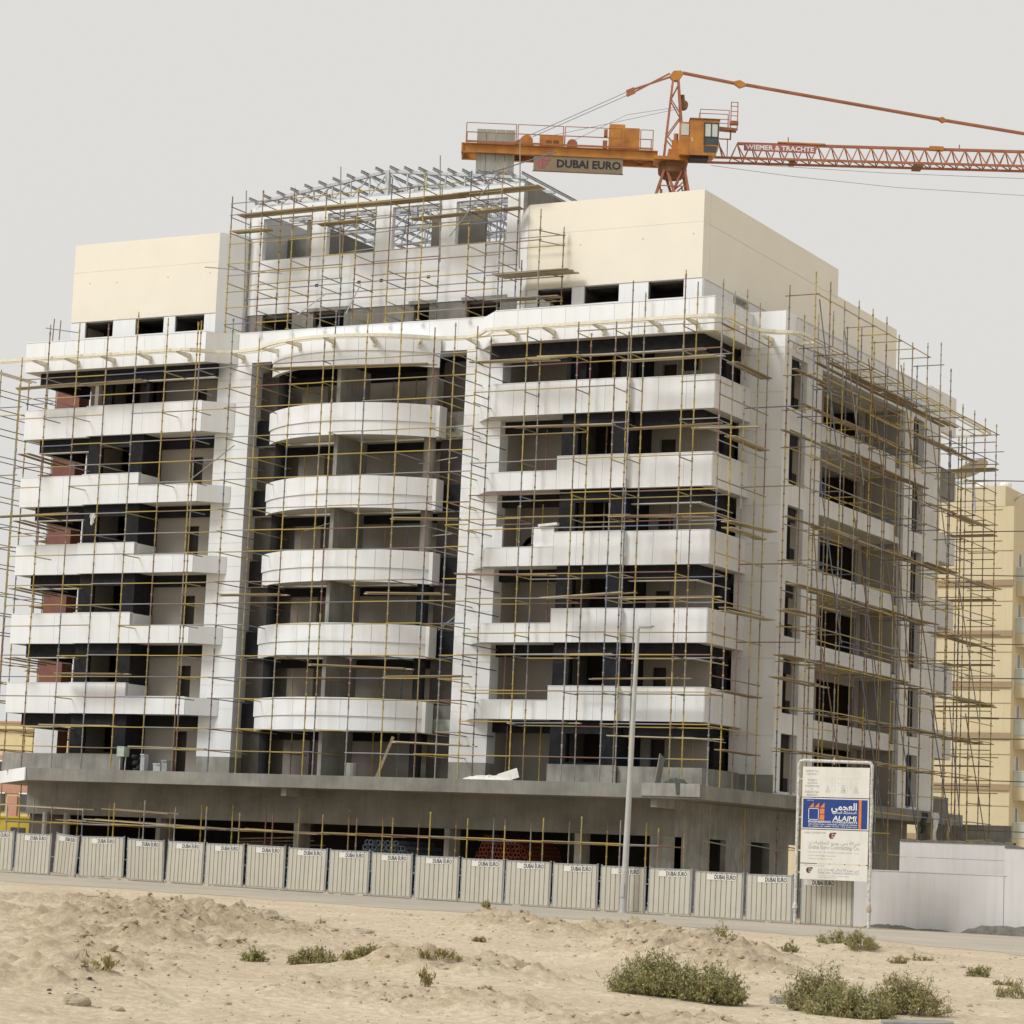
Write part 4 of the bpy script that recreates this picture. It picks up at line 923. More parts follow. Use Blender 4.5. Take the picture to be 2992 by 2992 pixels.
mb = MB(); cbox(mb,-0.1,0.35,39.9,40.9,-0.6,-0.2); o = mb.obj('slewing_motor','crane',CR)
MB().tube(c3(0.12,40.9,-0.4),c3(0.12,41.3,-0.4),0.14,8).obj('motor_cap','crane_red',o)
# counter jib
mb = MB()
for t in (-0.75,0.75):
    for za,zb in ((40.10,40.16),(39.62,39.68)): cbox(mb,-11.92,-0.9,za,zb,t-0.12,t+0.12)
    cbox(mb,-11.92,-0.9,39.66,40.12,t-0.03,t+0.03)
cbox(mb,-11.95,-11.85,39.62,40.16,-0.85,0.85)
mb.obj('counter_jib_beam','crane',CR)
mb = MB()
for k in range(9):
    a = -11+1.15*k; mb.bar(c3(a,39.75,-.7),c3(a+1.1,39.75,.7),0.06,0.06)
    mb.bar(c3(a,39.75,.7),c3(a+1.1,39.75,-.7),0.06,0.06)
mb.obj('deck_bracing','crane_brown',CR)
mb = MB()
for t,zt in ((-0.95,0),(0.95,0)):
    for a0,a1 in ((-11.7,-8.9),(-8.8,-6.25),(-6.15,-2.95),(-1.9,-1.2)):
        for zz in (41.3,40.75): mb.bar(c3(a0,zz,t),c3(a1,zz,t),0.035,0.035)
        for a in (a0,a1): mb.bar(c3(a,40.16,t),c3(a,41.3,t),0.05,0.05,CU)
    cbox(mb,-11.7,-1.2,40.17,40.28,t-0.02,t+0.02)
mb.obj('handrail','crane_red',CR)
for k in range(4): cb('counterweight','cw',(-11.1+0.54*k,-11.1+0.54*k+0.52,38.62,41.05,-0.62,0.62))
mb = MB(); cbox(mb,-7.57,-6.28,40.2,40.9,-0.5,0.5); o = mb.obj('winch_housing','crane',CR)
cb('winch_grille','crane_brown',(-7.2,-6.9,40.3,40.6,-0.52,-0.49),(-6.8,-6.5,40.3,40.6,-0.52,-0.49),parent=o)
mb = MB().tube(c3(-8.3,40.5,-0.5),c3(-8.3,40.5,0.5),0.36,14); mb.add([c3(-9.3,40.3,-.3),c3(-8.4,40.8,-.3),c3(-7.9,40.35,-.3),c3(-9.3,40.3,.3),c3(-8.4,40.8,.3),c3(-7.9,40.35,.3)],[(0,2,1),(3,4,5),(0,1,4,3),(1,2,5,4),(0,3,5,2)]); mb.obj('rope_drum','crane',CR)
MB().tube(c3(-5.72,40.45,-0.4),c3(-5.72,40.45,0.4),0.3,14).obj('rope_pulley','crane_red',CR)
cb('control_cabinet','crane',(-3.66,-2.78,40.35,41.62,-0.75,0.2)); cb('control_cabinet','crane',(-2.77,-1.95,40.35,41.43,-0.75,0.2)); cb('relay_box','crane_red',(-4.0,-3.75,40.3,40.7,-.6,-.2),(-3.95,-3.75,40.95,41.35,-.6,-.2))
# sign under the counter jib
M['sign_tan'] = mat('tan_banner', (0.30,0.235,0.155), 0.8, 0.08, 1.0)
o = cb('hanging_sign','sign_tan',(-7.86,-2.84,38.73,39.6,-0.82,-0.76)); o['label'] = 'tan banner with dark lettering and red emblem'
cb('sign_edge','crane_brown',(-7.9,-2.8,38.69,38.73,-0.84,-0.74),parent=o)
place_text('euro_b',o,'ink',c3(-6.55,38.98,-0.83),3.6,CU,(0,0,1),0.45)
def emblem(parent, org, s, ux, m1='maroon'):
    # round half disc, white gap, three wing bars
    ux = Vector(ux); uz = Vector((0,0,1)); o_ = Vector(org)
    n = ux.cross(uz)*0.004
    pts = [o_+ux*(0.42*s)+uz*(0.45*s)]+[o_+ux*(0.42*s-0.42*s*math.sin(math.pi*k/10))+uz*(0.45*s+0.45*s*math.cos(math.pi*k/10)) for k in range(11)]
    mb = MB().add([p+n for p in pts],[(0,k,k+1) for k in range(1,11)])
    for z0,z1,l in ((0.68,0.9,1.1),(0.36,0.58,0.9),(0.04,0.26,0.7)):
        mb.add([o_+ux*(0.5*s)+uz*(z0*s)+n,o_+ux*(l*s-0.1*s)+uz*(z0*s)+n,o_+ux*(l*s)+uz*(z1*s)+n,o_+ux*(0.5*s)+uz*(z1*s)+n],[(0,1,2,3)])
    return mb.obj('emblem',m1,parent)
M['faded_red'] = mat('faded_red_print',(0.46,0.15,0.15),0.7,0.1)
emblem(o,c3(-7.65,38.85,-0.83),0.68,CU,'faded_red')
# A-frame
mb = MB()
for t in (-0.55,0.55):
    mb.bar(c3(-0.52,39.8,t),c3(-0.14,44.6,t*.25),0.11,0.11,CN).bar(c3(0.62,39.8,t),c3(0.16,44.6,t*.25),0.12,0.12,CN)
for q,(z0,z1) in enumerate(((40.0,41.2),(41.2,42.4),(42.4,43.4),(43.4,44.3))):
    fa = lambda z: -0.52+(z-39.8)/4.8*0.38; fb = lambda z: 0.62-(z-39.8)/4.8*0.46
    tt = lambda z: 0.55-(z-39.8)/4.8*0.41
    for sg_ in (-1,1):
        mb.bar(c3(fa(z0) if q%2 else fb(z0),z0,sg_*tt(z0)),c3(fb(z1) if q%2 else fa(z1),z1,sg_*tt(z1)),0.06,0.06,CN)
mb.obj('a_frame','crane_red',CR)
mb = MB().add([c3(-0.36,44.75,-.2),c3(-0.12,45.05,-.2),c3(0.3,45.08,-.2),c3(0.42,44.92,-.2),c3(0.16,44.5,-.2),c3(-0.14,44.5,-.2),c3(-0.36,44.75,.2),c3(-0.12,45.05,.2),c3(0.3,45.08,.2),c3(0.42,44.92,.2),c3(0.16,44.5,.2),c3(-0.14,44.5,.2)],
   [(0,5,4,3,2,1),(6,7,8,9,10,11)]+[(i,(i+1)%6,6+(i+1)%6,6+i) for i in range(6)]); mb.obj('apex_block','crane',CR)
MB().tube(c3(0.5,43.1,-.2),c3(0.5,43.1,.2),0.26,14).tube(c3(0.48,43.2,0),c3(0.42,43.7,0),0.13,6).obj('rope_sheave','crane_brown',CR)
for k in range(6): MB().bar(c3(-0.56+0.06*k,40.6+0.7*k,-.5+0.06*k),c3(-0.42+0.06*k,40.6+0.7*k,-.5+.06*k),0.06,0.05).obj('step','crane_red',CR)
# pendants
mb = MB()
for t in (-0.3,0.3): mb.bar(c3(-0.34,44.9 if t < 0 else 44.75,t*.4),c3(-2.5,43.95 if t > 0 else 43.57,t),0.09,0.09).bar(c3(-2.3,44.05 if t > 0 else 43.68,t),c3(-2.75,43.84 if t > 0 else 43.45,t),0.13,0.17)
mb.obj('rear_pendant_bar','crane_red',CR)
for t,z1,a1 in ((0.3,40.83,-8.6),(-0.3,40.81,-7.97)): rod('rear_pendant_cable',c3(-2.6,43.9 if t > 0 else 43.52,t),c3(a1,z1,t),0.022,'cable',CR)
mb = MB(); 
for t in (-0.12,0.12): mb.bar(c3(0.38,45.0,t),c3(3.3,44.53,t),0.09,0.1).bar(c3(4.0,44.46,t),c3(15,42.94,t),0.09,0.10).bar(c3(15.4,42.88,t),c3(34,40.5,t),0.09,0.1)
mb.obj('jib_pendant_bar','crane_red',CR)
mb = MB()
for a,z,s_ in ((3.65,44.5,1.0),(15.2,42.91,0.7)):
    mb.add([c3(a-.45*s_,z+.06,-.16),c3(a,z+.19*s_,-.16),c3(a+.45*s_,z-.06,-.16),c3(a,z-.24*s_,-.16),c3(a-.45*s_,z+.06,.16),c3(a,z+.19*s_,.16),c3(a+.45*s_,z-.06,.16),c3(a,z-.24*s_,.16)],[(0,3,2,1),(4,5,6,7),(0,1,5,4),(1,2,6,5),(2,3,7,6),(3,0,4,7)])
mb.obj('pendant_link','crane',CR)
# cab
mb = MB()
f0 = [(0.27,41.71),(0.81,41.71),(0.81,39.83),(0.29,39.83)]
cbox(mb,0.27,0.81,39.83,41.71,-1.5,-0.6)
pr = [(0.82,39.78),(2.15,39.78),(2.36,40.0),(2.47,41.84),(0.82,41.84)]
nn_ = len(pr); mb.add([c3(a,z,-1.7) for a,z in pr]+[c3(a,z,-0.55) for a,z in pr],[tuple(range(nn_)),tuple(range(2*nn_-1,nn_-1,-1))]+[(i,nn_+i,nn_+(i+1)%nn_,(i+1)%nn_) for i in range(nn_)])
CAB = mb.obj('cab','crane',CR)
cb('cab_roof_edge','crane_brown',(0.78,2.5,41.84,41.9,-1.75,-0.5),parent=CAB)
cb('cab_floor','black',(0.85,1.9,39.6,39.77,-1.6,-0.7),parent=CAB)
cb('cab_window','glass',(0.34,0.77,40.95,41.6,-1.53,-1.5),parent=CAB)
w_ = cb('cab_window','glass',(1.66,2.0,40.85,41.6,-1.73,-1.7),(2.03,2.38,40.85,41.6,-1.73,-1.7),parent=CAB)
cb('cab_window','glass_d',(1.66,2.36,40.42,40.82,-1.73,-1.7),(1.62,2.33,39.98,40.32,-1.73,-1.7),parent=CAB)
cb('window_bar','steel_d',(1.6,1.66,40.36,41.66,-1.75,-1.7),(1.98,2.04,40.8,41.62,-1.75,-1.7),(1.6,2.42,40.8,40.86,-1.75,-1.7),(1.6,2.42,41.6,41.66,-1.75,-1.7),(2.36,2.42,40.4,41.62,-1.75,-1.7),parent=CAB)
cb('front_glass','glass',(2.4,2.46,40.3,41.7,-1.6,-0.65),parent=CAB)
place_text('five',CAB,'wprint',c3(0.9,40.55,-1.72),0.12,CU,(0,0,1))
mb = MB()
for t in (-1.5,-0.7):
    for zz in (42.48,41.95): mb.bar(c3(1.37,zz,t),c3(3.0,zz,t),0.035,0.035)
    for a in (1.37,3.0): mb.bar(c3(a,41.45 if a > 2 else 41.9,t),c3(a,42.48,t),0.04,0.04,CU)
mb.bar(c3(2.45,41.5,-1.1),c3(3.45,41.45,-1.1),0.5,0.14).bar(c3(3.14,41.4,-1.1),c3(3.14,40.9,-1.1),0.08,0.08,CU).bar(c3(2.5,40.93,-1.1),c3(3.1,40.93,-1.1),0.06,0.06).bar(c3(2.98,40.9,-1.1),c3(2.98,39.95,-1.1),0.05,0.05,CU)
for a in (3.13,3.5): mb.bar(c3(a,41.45,-1.1),c3(a,43.1,-1.1),0.05,0.05,CU)
for zz in (42.0,42.3,42.55,42.85,43.08): mb.bar(c3(3.1,zz,-1.1),c3(3.53,zz,-1.1),0.035,0.035)
cbox(mb,3.08,3.55,41.78,41.95,-1.25,-0.95)
mb.obj('service_ladder','crane_red',CR)
# jib: triangular lattice
mb = MB(); J1 = 34.0; hw = 0.55
def jz(a, z0): return z0+(a-3.62)*0.0148
mb.bar(c3(3.62,41.01,0),c3(J1,jz(J1,41.01),0),0.16,0.14)
for t in (-hw,hw): mb.bar(c3(0.8,39.98,t),c3(J1,jz(J1,40.03),t),0.12,0.12)
mb.obj('jib_chord','crane_red',CR)
mb = MB(); n = 40; st = (J1-3.62)/n
for k in range(n):
    a = 3.62+st*k
    for t in (-hw,hw):
        mb.bar(c3(a,jz(a,41.0),0),c3(a-st/2 if k == 0 else a-st/2,jz(a,40.05),t),0.06,0.06,CN).bar(c3(a,jz(a,41.0),0),c3(a+st/2,jz(a,40.05),t),0.06,0.06,CN)
    mb.bar(c3(a-st/2,jz(a,40.03),-hw),c3(a+st/2,jz(a,40.03),hw),0.05,0.05)
mb.bar(c3(2.4,41.0,-.6),c3(2.9,40.1,-.5),0.06,0.06,CN).bar(c3(2.4,41.3,-.6),c3(2.75,40.1,-.5),0.08,0.08,CN)
mb.obj('jib_lattice','crane_red',CR)
cb('jib_cover','crane',(5.9,8.6,41.12,41.2,-.12,.12),(14.5,15.3,41.1,41.32,-.16,.16)); cb('trolley_stop','crane_brown',(6.6,6.9,39.95,40.1,-.5,.5),(13.6,14.1,40.0,40.2,-.6,.6))
o = cb('jib_sign','faded_red',(3.95,8.02,40.45,40.88,-hw-0.1,-hw-0.06)); o['label'] = 'narrow red board with white lettering on the jib'
place_text('wt',o,'wprint',c3(4.05,40.54,-hw-0.11),3.85,CU,(0,0,1),0.27)
for a in (6.5,16.2): MB().bar(c3(a,41.1,0),c3(a,41.5,0),0.05,0.05,CU).obj('marker_post','crane_brown',CR)
for pts_ in ([(2.17,39.62),(6.66,39.2),(12.64,38.81),(19.91,38.66),(26,38.9),(34,40)],[(3.2,39.8),(12,39.62),(19.9,39.64),(34,40.1)],[(0.5,43.0),(-2.7,42.35),(-5.7,40.7)],[(0.48,42.9),(-6.9,40.95)]):
    MB().chain([c3(a,z,-.2) for a,z in pts_],0.014,5).obj('hoist_rope','cable',CR)

# ------------------------------------------------------------------ hoarding panels
PAN = [(-75.01,-72.97),(-72.92,-70.93),(-70.81,-69.54),(-69.41,-67.06),(-66.95,-64.99),(-64.94,-63.02),(-62.99,-61.02),(-60.95,-59.0),(-58.95,-57.03),(-56.96,-55.01),(-54.96,-53.01),(-52.95,-50.91),(-50.85,-48.9),(-48.88,-46.86),(-46.81,-44.83),(-44.76,-42.82),(-42.76,-40.91),(-40.85,-38.82),(-38.75,-36.82),(-36.68,-34.58)]
def sheet(w, h):
    # trapezoidal corrugated sheet in local coordinates
    n = max(6,round(w/0.205)); mb = MB(); pr = []
    for k in range(n):
        x = w*k/n; q = w/n; pr += [(x,0),(x+q*.80,0),(x+q*.86,0.035),(x+q*.95,0.035)]
    pr.append((w,0)); vs = []
    for x,y in pr: vs += [(x,y,0),(x,y,h)]
    fs = [(2*i,2*i+2,2*i+3,2*i+1) for i in range(len(pr)-1)]
    return mb.add(vs,fs)
NTH = ['first','second','narrow third','wide split fourth']
for k,(x0,x1) in enumerate(PAN):
    w = x1-x0-0.05; xm = (x0+x1)/2; zb = gz(xm)+0.03+random.uniform(0,0.05); h = 1.70; last = k == len(PAN)-1
    y = 91.5 if not last else 91.75
    ORD = ['','first','second','third','fourth','fifth','sixth','seventh','eighth','ninth','tenth','eleventh','twelfth']
    desc = {0:'corrugated hoarding panel cut off by the left edge of the photo',1:'corrugated hoarding panel between the cut off leftmost one and the narrow crooked one',2:'narrow crooked corrugated hoarding panel leaning to the right',3:'wide corrugated hoarding panel with a loose split sheet',19:'corrugated hoarding panel standing behind the project sign',18:'corrugated hoarding panel directly left of the project sign',17:'corrugated hoarding panel, second one left of the project sign',16:'corrugated hoarding panel, first one right of the street lamp',15:'corrugated hoarding panel partly hidden behind the street lamp post'}
    lab = desc.get(k) or 'corrugated hoarding panel, %s one left of the street lamp' % ORD[15-k]
    if k in (4,5,6,7): lab = 'corrugated hoarding panel, %s one right of the wide split panel' % ORD[k-3]
    F_ = thing('hoarding_panel', lab, 'fence panel', (xm,y,zb), 'hoarding panels along the road')
    rl = {2:R(-5.5),4:R(-1.2),3:R(0.8)}.get(k, R(random.uniform(-0.5,0.5))); ln = R(random.uniform(-1.5,1.5)) if k not in (2,4) else R(4)
    F_.rotation_euler = (ln,-rl,R(random.uniform(-1.2,1.2)))
    LW = Matrix.Identity(4)
    def lp(mb, name, m, par=F_):
        o = link(name, mb.mesh(name,m)); o.parent = par; return o
    g = 0.035
    mb = MB()
    mb.box(-w/2,w/2,-0.025,0.025,h-0.05,h).box(-w/2,w/2,-0.025,0.025,0,0.04).box(-w/2,-w/2+0.045,-0.025,0.025,-0.02,h+0.04).box(w/2-0.045,w/2,-0.025,0.025,-0.02,h+0.04)
    lp(mb,'frame','fence_fr')
    sh = sheet(w-0.09,h-0.09); sh.v = [(x-w/2+0.045,yy-0.02,z+0.04) for x,yy,z in sh.v]
    if k == 3:
        sh2 = MB(); sh2.v = list(sh.v); 
        sh.v = [(x,yy-(0.05 if -0.1 < x < 0.2 and z < 1.0 else 0),z) for x,yy,z in sh.v]
    o = lp(sh,'corrugated_sheet','fence')
    sw = 0.92 if k != 2 else 0.6; sx = -w*0.12 if k not in (0,) else -0.2; sz = h-0.30
    if k == 19: sx = -0.62
    mb = MB().box(sx-0.27,sx+sw,-0.030,-0.026,sz,sz+0.21); st_ = lp(mb,'name_sticker','sticker')
    co,fs,tw,th = TXT['euro_b']; s1 = (sw-0.06)/tw; s2 = 0.16/th; mb = MB().add([(sx+0.04+c[0]*s1,-0.032-c[2]*0.3,sz+0.035+c[1]*s2) for c in co],fs); lp(mb,'lettering','ink',st_)
    mb = MB().box(-w/2-0.03,-w/2+0.02,-0.02,0.03,h*0.72,h*0.72+0.05).box(-w/2-0.03,-w/2+0.02,-0.02,0.03,h*0.2,h*0.2+0.05); lp(mb,'clip','fence_fr')
# concrete feet / rubble along the hoarding base
for k in range(26):
    x = random.uniform(-72,-34); s_ = random.uniform(0.05,0.16)
    mb = MB(); vs = []
    for i in range(8):
        a = R(45*i); rr = s_*random.uniform(0.7,1.3); vs.append((rr*1.6*math.cos(a),rr*math.sin(a),0))
    top = [(v[0]*random.uniform(.4,.8),v[1]*random.uniform(.4,.8),s_*random.uniform(.35,.7)) for v in vs]
    mb.add(vs+top,[tuple(range(7,-1,-1)),tuple(range(8,16))]+[(i,(i+1)%8,8+(i+1)%8,8+i) for i in range(8)])
    o = link('rubble_stone', mb.mesh('rubble_stone','rock')); o.location = (x,91.1+random.uniform(-.5,.2),gz(x)-0.01)
    tag(o,'small pale stone lying at the foot of the hoarding','stone','stones along the hoarding')

# ------------------------------------------------------------------ street lamp
LP = thing('street_lamp','tall tapered grey street lamp with a flat single head in front of the hoarding','street lamp',(-43.52,91.0,gz(-43.7)))
zl = gz(-43.7)
mb = MB().lathe([(0.14,0),(0.135,1.6),(0.12,1.62),(0.075,10.75),(0.05,10.8)],(-43.52,91.0,zl),14); mb.v = [(x+0.018*(z-zl),y,z) for x,y,z in mb.v]; mb.obj('pole','lamp',LP)
MB().lathe([(0.2,0),(0.2,0.03),(0.15,0.05)],(-43.52,91.0,zl),12).obj('base_flange','lamp',LP)
MB().box(-43.6,-43.44,90.84,90.87,zl+0.6,zl+1.1).obj('access_door','lamp',LP)
MB().tube((-43.33,91,zl+10.72),(-43.2,91,zl+10.86),0.045,8).obj('arm','lamp',LP)
mb = MB(); pr = [(0,0.05,0.05),(0.1,0.12,0.09),(0.35,0.15,0.10),(0.55,0.12,0.07),(0.66,0.04,0.02)]; vs = []
for x,w,hh in pr:
    for i in range(8): a = R(45*i+22.5); vs.append((-43.28+x,91+w*math.cos(a),zl+10.86+hh*math.sin(a)*0.8))
mb.add(vs,[(k*8+i,k*8+(i+1)%8,(k+1)*8+(i+1)%8,(k+1)*8+i) for k in range(4) for i in range(8)]+[tuple(range(7,-1,-1)),tuple(32+i for i in range(8))]); o = mb.obj('lamp_head','lamp',LP)
MB().box(-43.18,-42.76,90.92,91.08,zl+10.775,zl+10.80).obj('lamp_lens','glass',o)

# ------------------------------------------------------------------ project sign
SG = thing('project_sign','tall white pipe frame carrying four project sign boards at the right end of the hoarding','sign',(-35.2,91.1,gz(-35)))
zp = gz(-35)-0.02
for x,nm in ((-36.63,'left'),(-33.78,'right')):
    pts = [(x,91.15,zp)]
    if nm == 'right':
        for q in range(1,9): pts.append((x+0.02*math.sin(q*2.1),91.15,zp+0.62*q))
        pts.append((x,91.15,4.16))
    else: pts.append((x,91.15,4.16))
    MB().chain(pts,0.062,10).obj('post','postw',SG)
    MB().lathe([(0.10,0),(0.10,0.05),(0.065,0.22)],(x,91.15,zp+0.62),10).obj('flange','postw' if nm == 'left' else 'rock',SG)
MB().chain([(-36.63,91.15,4.14),(-36.58,91.15,4.24),(-36.48,91.15,4.28),(-33.93,91.15,4.24),(-33.83,91.15,4.21),(-33.78,91.15,4.12)],0.062,10).obj('top_rail','postw',SG)
MB().tube((-35.25,91.15,4.16),(-35.25,91.15,4.40),0.025,6).obj('hook_lug','postw',SG)
for z in (3.6,2.2,1.0,0.2):
    MB().bar((-36.6,91.16,z),(-33.8,91.16,z),0.05,0.04).obj('cross_bar','postw',SG)
def sboard(x0,x1,z0,z1,m): return MB().box(x0,x1,91.06,91.09,z0,z1).obj('sign_board',m,SG)
YT = 91.056
X0,X1 = -36.44,-33.84
b_ = sboard(X0,X1,2.95,4.05,'board'); b_['label'] = 'white permit board with a faint drawing of the block'
for key,z,w,xc in (('permit',3.86,0.5,-36.05),('permit2',3.75,0.42,-36.05),('proj',3.53,0.34,-36.05),('bg',3.42,0.36,-36.05),('com',3.31,0.56,-36.05),('amp',3.21,0.05,-36.05),('res',3.10,0.54,-36.05),('bld',2.99,0.4,-36.05)): place_text(key,b_,'ink_g',(xc-w/2,YT,z),w,height=0.07)
mb = MB()
for r_ in range(6):
    for c_ in range(9):
        if random.random() < 0.7: mb.box(-35.3+0.12*c_,-35.3+0.12*c_+0.045,YT,91.06,3.2+0.085*r_,3.2+0.085*r_+0.025)
for x in (-35.45,-34.85,-34.35): mb.add([(x-.1,YT,3.12),(x+.1,YT,3.12),(x,YT,3.42)],[(0,1,2)])
mb.obj('drawing','ink_g2',b_)
b_ = sboard(X0,X1,1.79,2.92,'board'); b_['label'] = 'blue consultant board with orange and white emblem'
MB().box(X0+0.05,X1-0.05,91.056,91.062,1.83,2.88).obj('blue_field','board_b',b_)
YB = 91.05
mb = MB()
for k in range(3): x = -36.15+0.21*k; mb.add([(x,YB,2.57),(x+.18,YB,2.57),(x+.18,YB,2.75)],[(0,1,2)])
for z in (2.12,2.34): mb.add([(-35.73,YB,z),(-35.55,YB,z),(-35.55,YB,z+.19),(-35.73,YB,z+.19)],[(0,1,2,3)])
mb.obj('emblem','orange',b_)
MB().box(-34.22,-34.12,YB,91.056,1.84,2.87).obj('orange_stripe','orange',b_)
mb = MB()
for a,bb,c_,d in ((-36.17,-35.77,2.12,2.14),(-36.17,-35.77,2.52,2.54),(-36.17,-36.15,2.12,2.54),(-35.79,-35.77,2.12,2.54)): mb.box(a,bb,YB,91.056,c_,d)
mb.obj('emblem_outline','wprint',b_)
place_text('cons',b_,'wprint',(-36.25,YB,2.81),0.28,height=0.03)
place_text('ar1',b_,'wprint',(-35.28,YB,2.50),0.98,height=0.26); place_text('ar2',b_,'wprint',(-35.25,YB,2.37),0.94,height=0.09)
place_text('alajmi',b_,'wprint',(-35.22,YB,2.11),0.92,height=0.18); place_text('eng',b_,'wprint',(-36.17,YB,2.02),1.9,height=0.075)
place_text('arch',b_,'wprint',(-36.17,YB,1.94),1.9,height=0.045); place_text('tel',b_,'wprint',(-36.17,YB,1.87),1.9,height=0.04)
b_ = sboard(X0,X1,0.55,1.76,'board'); b_['label'] = 'white main contractor board with maroon emblem'
place_text('main',b_,'ink_g',(-36.3,YT,1.62),0.82,height=0.065); emblem(b_,(-35.35,YT,1.44),0.26,(1,0,0))
place_text('ar3',b_,'ink_g',(-36.1,YT,1.25),1.95,height=0.12); place_text('dec',b_,'ink_g',(-36.12,YT,1.07),1.96,height=0.14)
place_text('po',b_,'ink_g2',(-36.12,YT,0.93),1.94,height=0.045); place_text('em',b_,'ink_g2',(-36.12,YT,0.81),1.05,height=0.045); place_text('web',b_,'ink_g2',(-36.12,YT,0.70),0.92,height=0.045)
b_ = sboard(X0,X1,-0.04,0.52,'board'); b_['label'] = 'white technical contractor board with maroon emblem at its left'
place_text('mep',b_,'ink_g2',(-36.3,YT,0.45),0.8,height=0.04); emblem(b_,(-36.2,YT,0.18),0.24,(1,0,0))
place_text('ar4',b_,'ink_g',(-35.75,YT,0.30),1.6,height=0.10); place_text('det',b_,'ink_g',(-35.75,YT,0.18),1.6,height=0.09); place_text('po2',b_,'ink_g2',(-35.75,YT,0.09),1.2,height=0.035); place_text('em2',b_,'ink_g2',(-35.75,YT,0.03),0.75,height=0.035)

# ------------------------------------------------------------------ boundary wall on the right
W = thing('boundary_wall','pale grey rendered boundary wall right of the project sign','wall',(-30,95,-1.7))
MB().box(-35.9,-30.0,95.0,95.25,-1.9,0.38).obj('low_wall','bwall',W)
MB().box(-35.92,-29.9,94.98,95.27,0.38,0.42).obj('coping','bwall',W)
MB().box(-29.98,-14,95.0,95.25,-1.9,1.42).obj('high_wall','bwall',W)
mb = MB(); prev = None
for k in range(60):
    x = -29.98+16*k/59; zt = 1.46+0.05*math.sin(k*1.7)+random.uniform(-.03,.04); row = [(x,94.97,1.40),(x,94.97,zt),(x,95.28,zt),(x,95.28,1.40)]
    if prev: mb.add(prev+row,[(0,4,5,1),(1,5,6,2),(2,6,7,3)])
    prev = row
mb.obj('mortar_cap','rubble',W)
W2 = thing('boundary_wall','grey inner wall with ragged mortar top behind the low boundary wall','wall',(-33,97.5,-1.7))
MB().box(-34.9,-30.4,97.4,97.65,-1.9,0.95).obj('wall_lower','bwall',W2); MB().box(-34.9,-30.4,97.4,97.65,0.962,1.56).obj('wall_upper','bwall',W2)
mb = MB(); prev = None
for k in range(30):
    x = -34.9+4.5*k/29; zt = 1.63+random.uniform(-.04,.05); row = [(x,97.36,1.56),(x,97.36,zt),(x,97.7,zt),(x,97.7,1.56)]
    if prev: mb.add(prev+row,[(0,4,5,1),(1,5,6,2),(2,6,7,3)])
    prev = row
mb.obj('mortar_cap','rubble',W2)
def heap(name, x0, x1, y, h, label, cat='rubble', base=None, seed=1, m='rubble', grp=None, flat=0.0):
    r_ = random.Random(seed); n = 26; mb = MB(); rows = []
    for j in range(6):
        v = j/5*2-1; row = []
        for k in range(n+1):
            t = k/n; x = x0+(x1-x0)*t; e = max(0,1-abs(2*t-1)**(2+flat*8)); zz = h*(e**0.6)*(1-abs(v)**(1.7+flat*5))*(0.72+0.5*r_.random())
            row.append((x+r_.uniform(-.06,.06), y+v*0.55+r_.uniform(-.05,.05), (base if base is not None else gz(x))-0.02+zz))
        rows.append(row)
    vs = [p for row in rows for p in row]; mb.add(vs,[(j*(n+1)+k,j*(n+1)+k+1,(j+1)*(n+1)+k+1,(j+1)*(n+1)+k) for j in range(5) for k in range(n)])
    return tag(mb.obj(name,m),label,cat,grp)
heap('mortar_pile',-31.4,-22,94.65,0.34,'long low pile of dried mortar against the boundary wall, at the right edge','rubble',seed=3,flat=1.0)
heap('mortar_pile',-35.2,-33.2,94.6,0.16,'small grey mortar heap at the wall foot just right of the sign','rubble',seed=4)
heap('mortar_pile',-33.3,-31.9,94.65,0.09,'thin mortar spill along the wall foot between the two heaps','rubble',seed=5)

# ------------------------------------------------------------------ neighbour buildings
T = thing('apartment_building','tan apartment block with brown bands and glass balconies at the right edge','building',(-55,170,-1.6))
TY = 165.0
MB().box(-70,-51.85,TY,TY+22,-2,24.5).obj('wall','tan',T); MB().box(-70,-52.45,TY-0.02,TY+6,24.5,25.85).obj('parapet_wall','tan_l',T); None
for z in (19.3,16.0,12.7,9.4,6.1,2.8,-0.5):
    MB().box(-70.1,-51.8,TY-0.12,TY+0.02,z,z+0.38).obj('brown_band','tan_b',T); MB().box(-70,-51.84,TY-0.03,TY+0.01,z+2.28,z+2.31).obj('render_joint','tan_b',T)
for k in range(7):
    z = 19.2-3.3*k
    MB().box(-51.84,-50.4,TY+0.75,TY+5,z-0.5,z+0.35).obj('balcony','tan_l',T)
    o = MB().box(-51.84,-50.4,TY+0.8,TY+0.83,z+0.4,z+1.35).obj('balcony_glass','glass',T); MB().box(-51.84,-50.4,TY+0.77,TY+0.86,z+1.35,z+1.40).obj('rail','wprint',o)
    o = MB().box(-51.86,-51.83,TY+1.05,TY+1.6,z+0.9,z+2.3).obj('window','glass_d',T); [MB().box(-51.85,-51.8,TY+q_,TY+q_+.07,z+.85,z+2.35).obj('window_jamb','wprint',o) for q_ in (0.98,1.6)]
for x in (-55.0,-53.4): MB().lathe([(0.4,0),(0.4,0.8),(0.35,0.9)],(x,TY+3,25.6),14).obj('water_tank','wprint',T)
for x,y in ((-53.5,TY+1.2),(-51.6,TY+2),(-56,TY+1)):
    MB().chain([(x+1.0*math.cos(R(a)),y,24.6+1.0*math.sin(R(a))) for a in range(0,181,20)],0.05,6).obj('vent_hoop','galv',T)
D_ = thing('satellite_dish','large pale satellite dish above the tan block behind the scaffold','satellite dish',(-53,160,23.4))
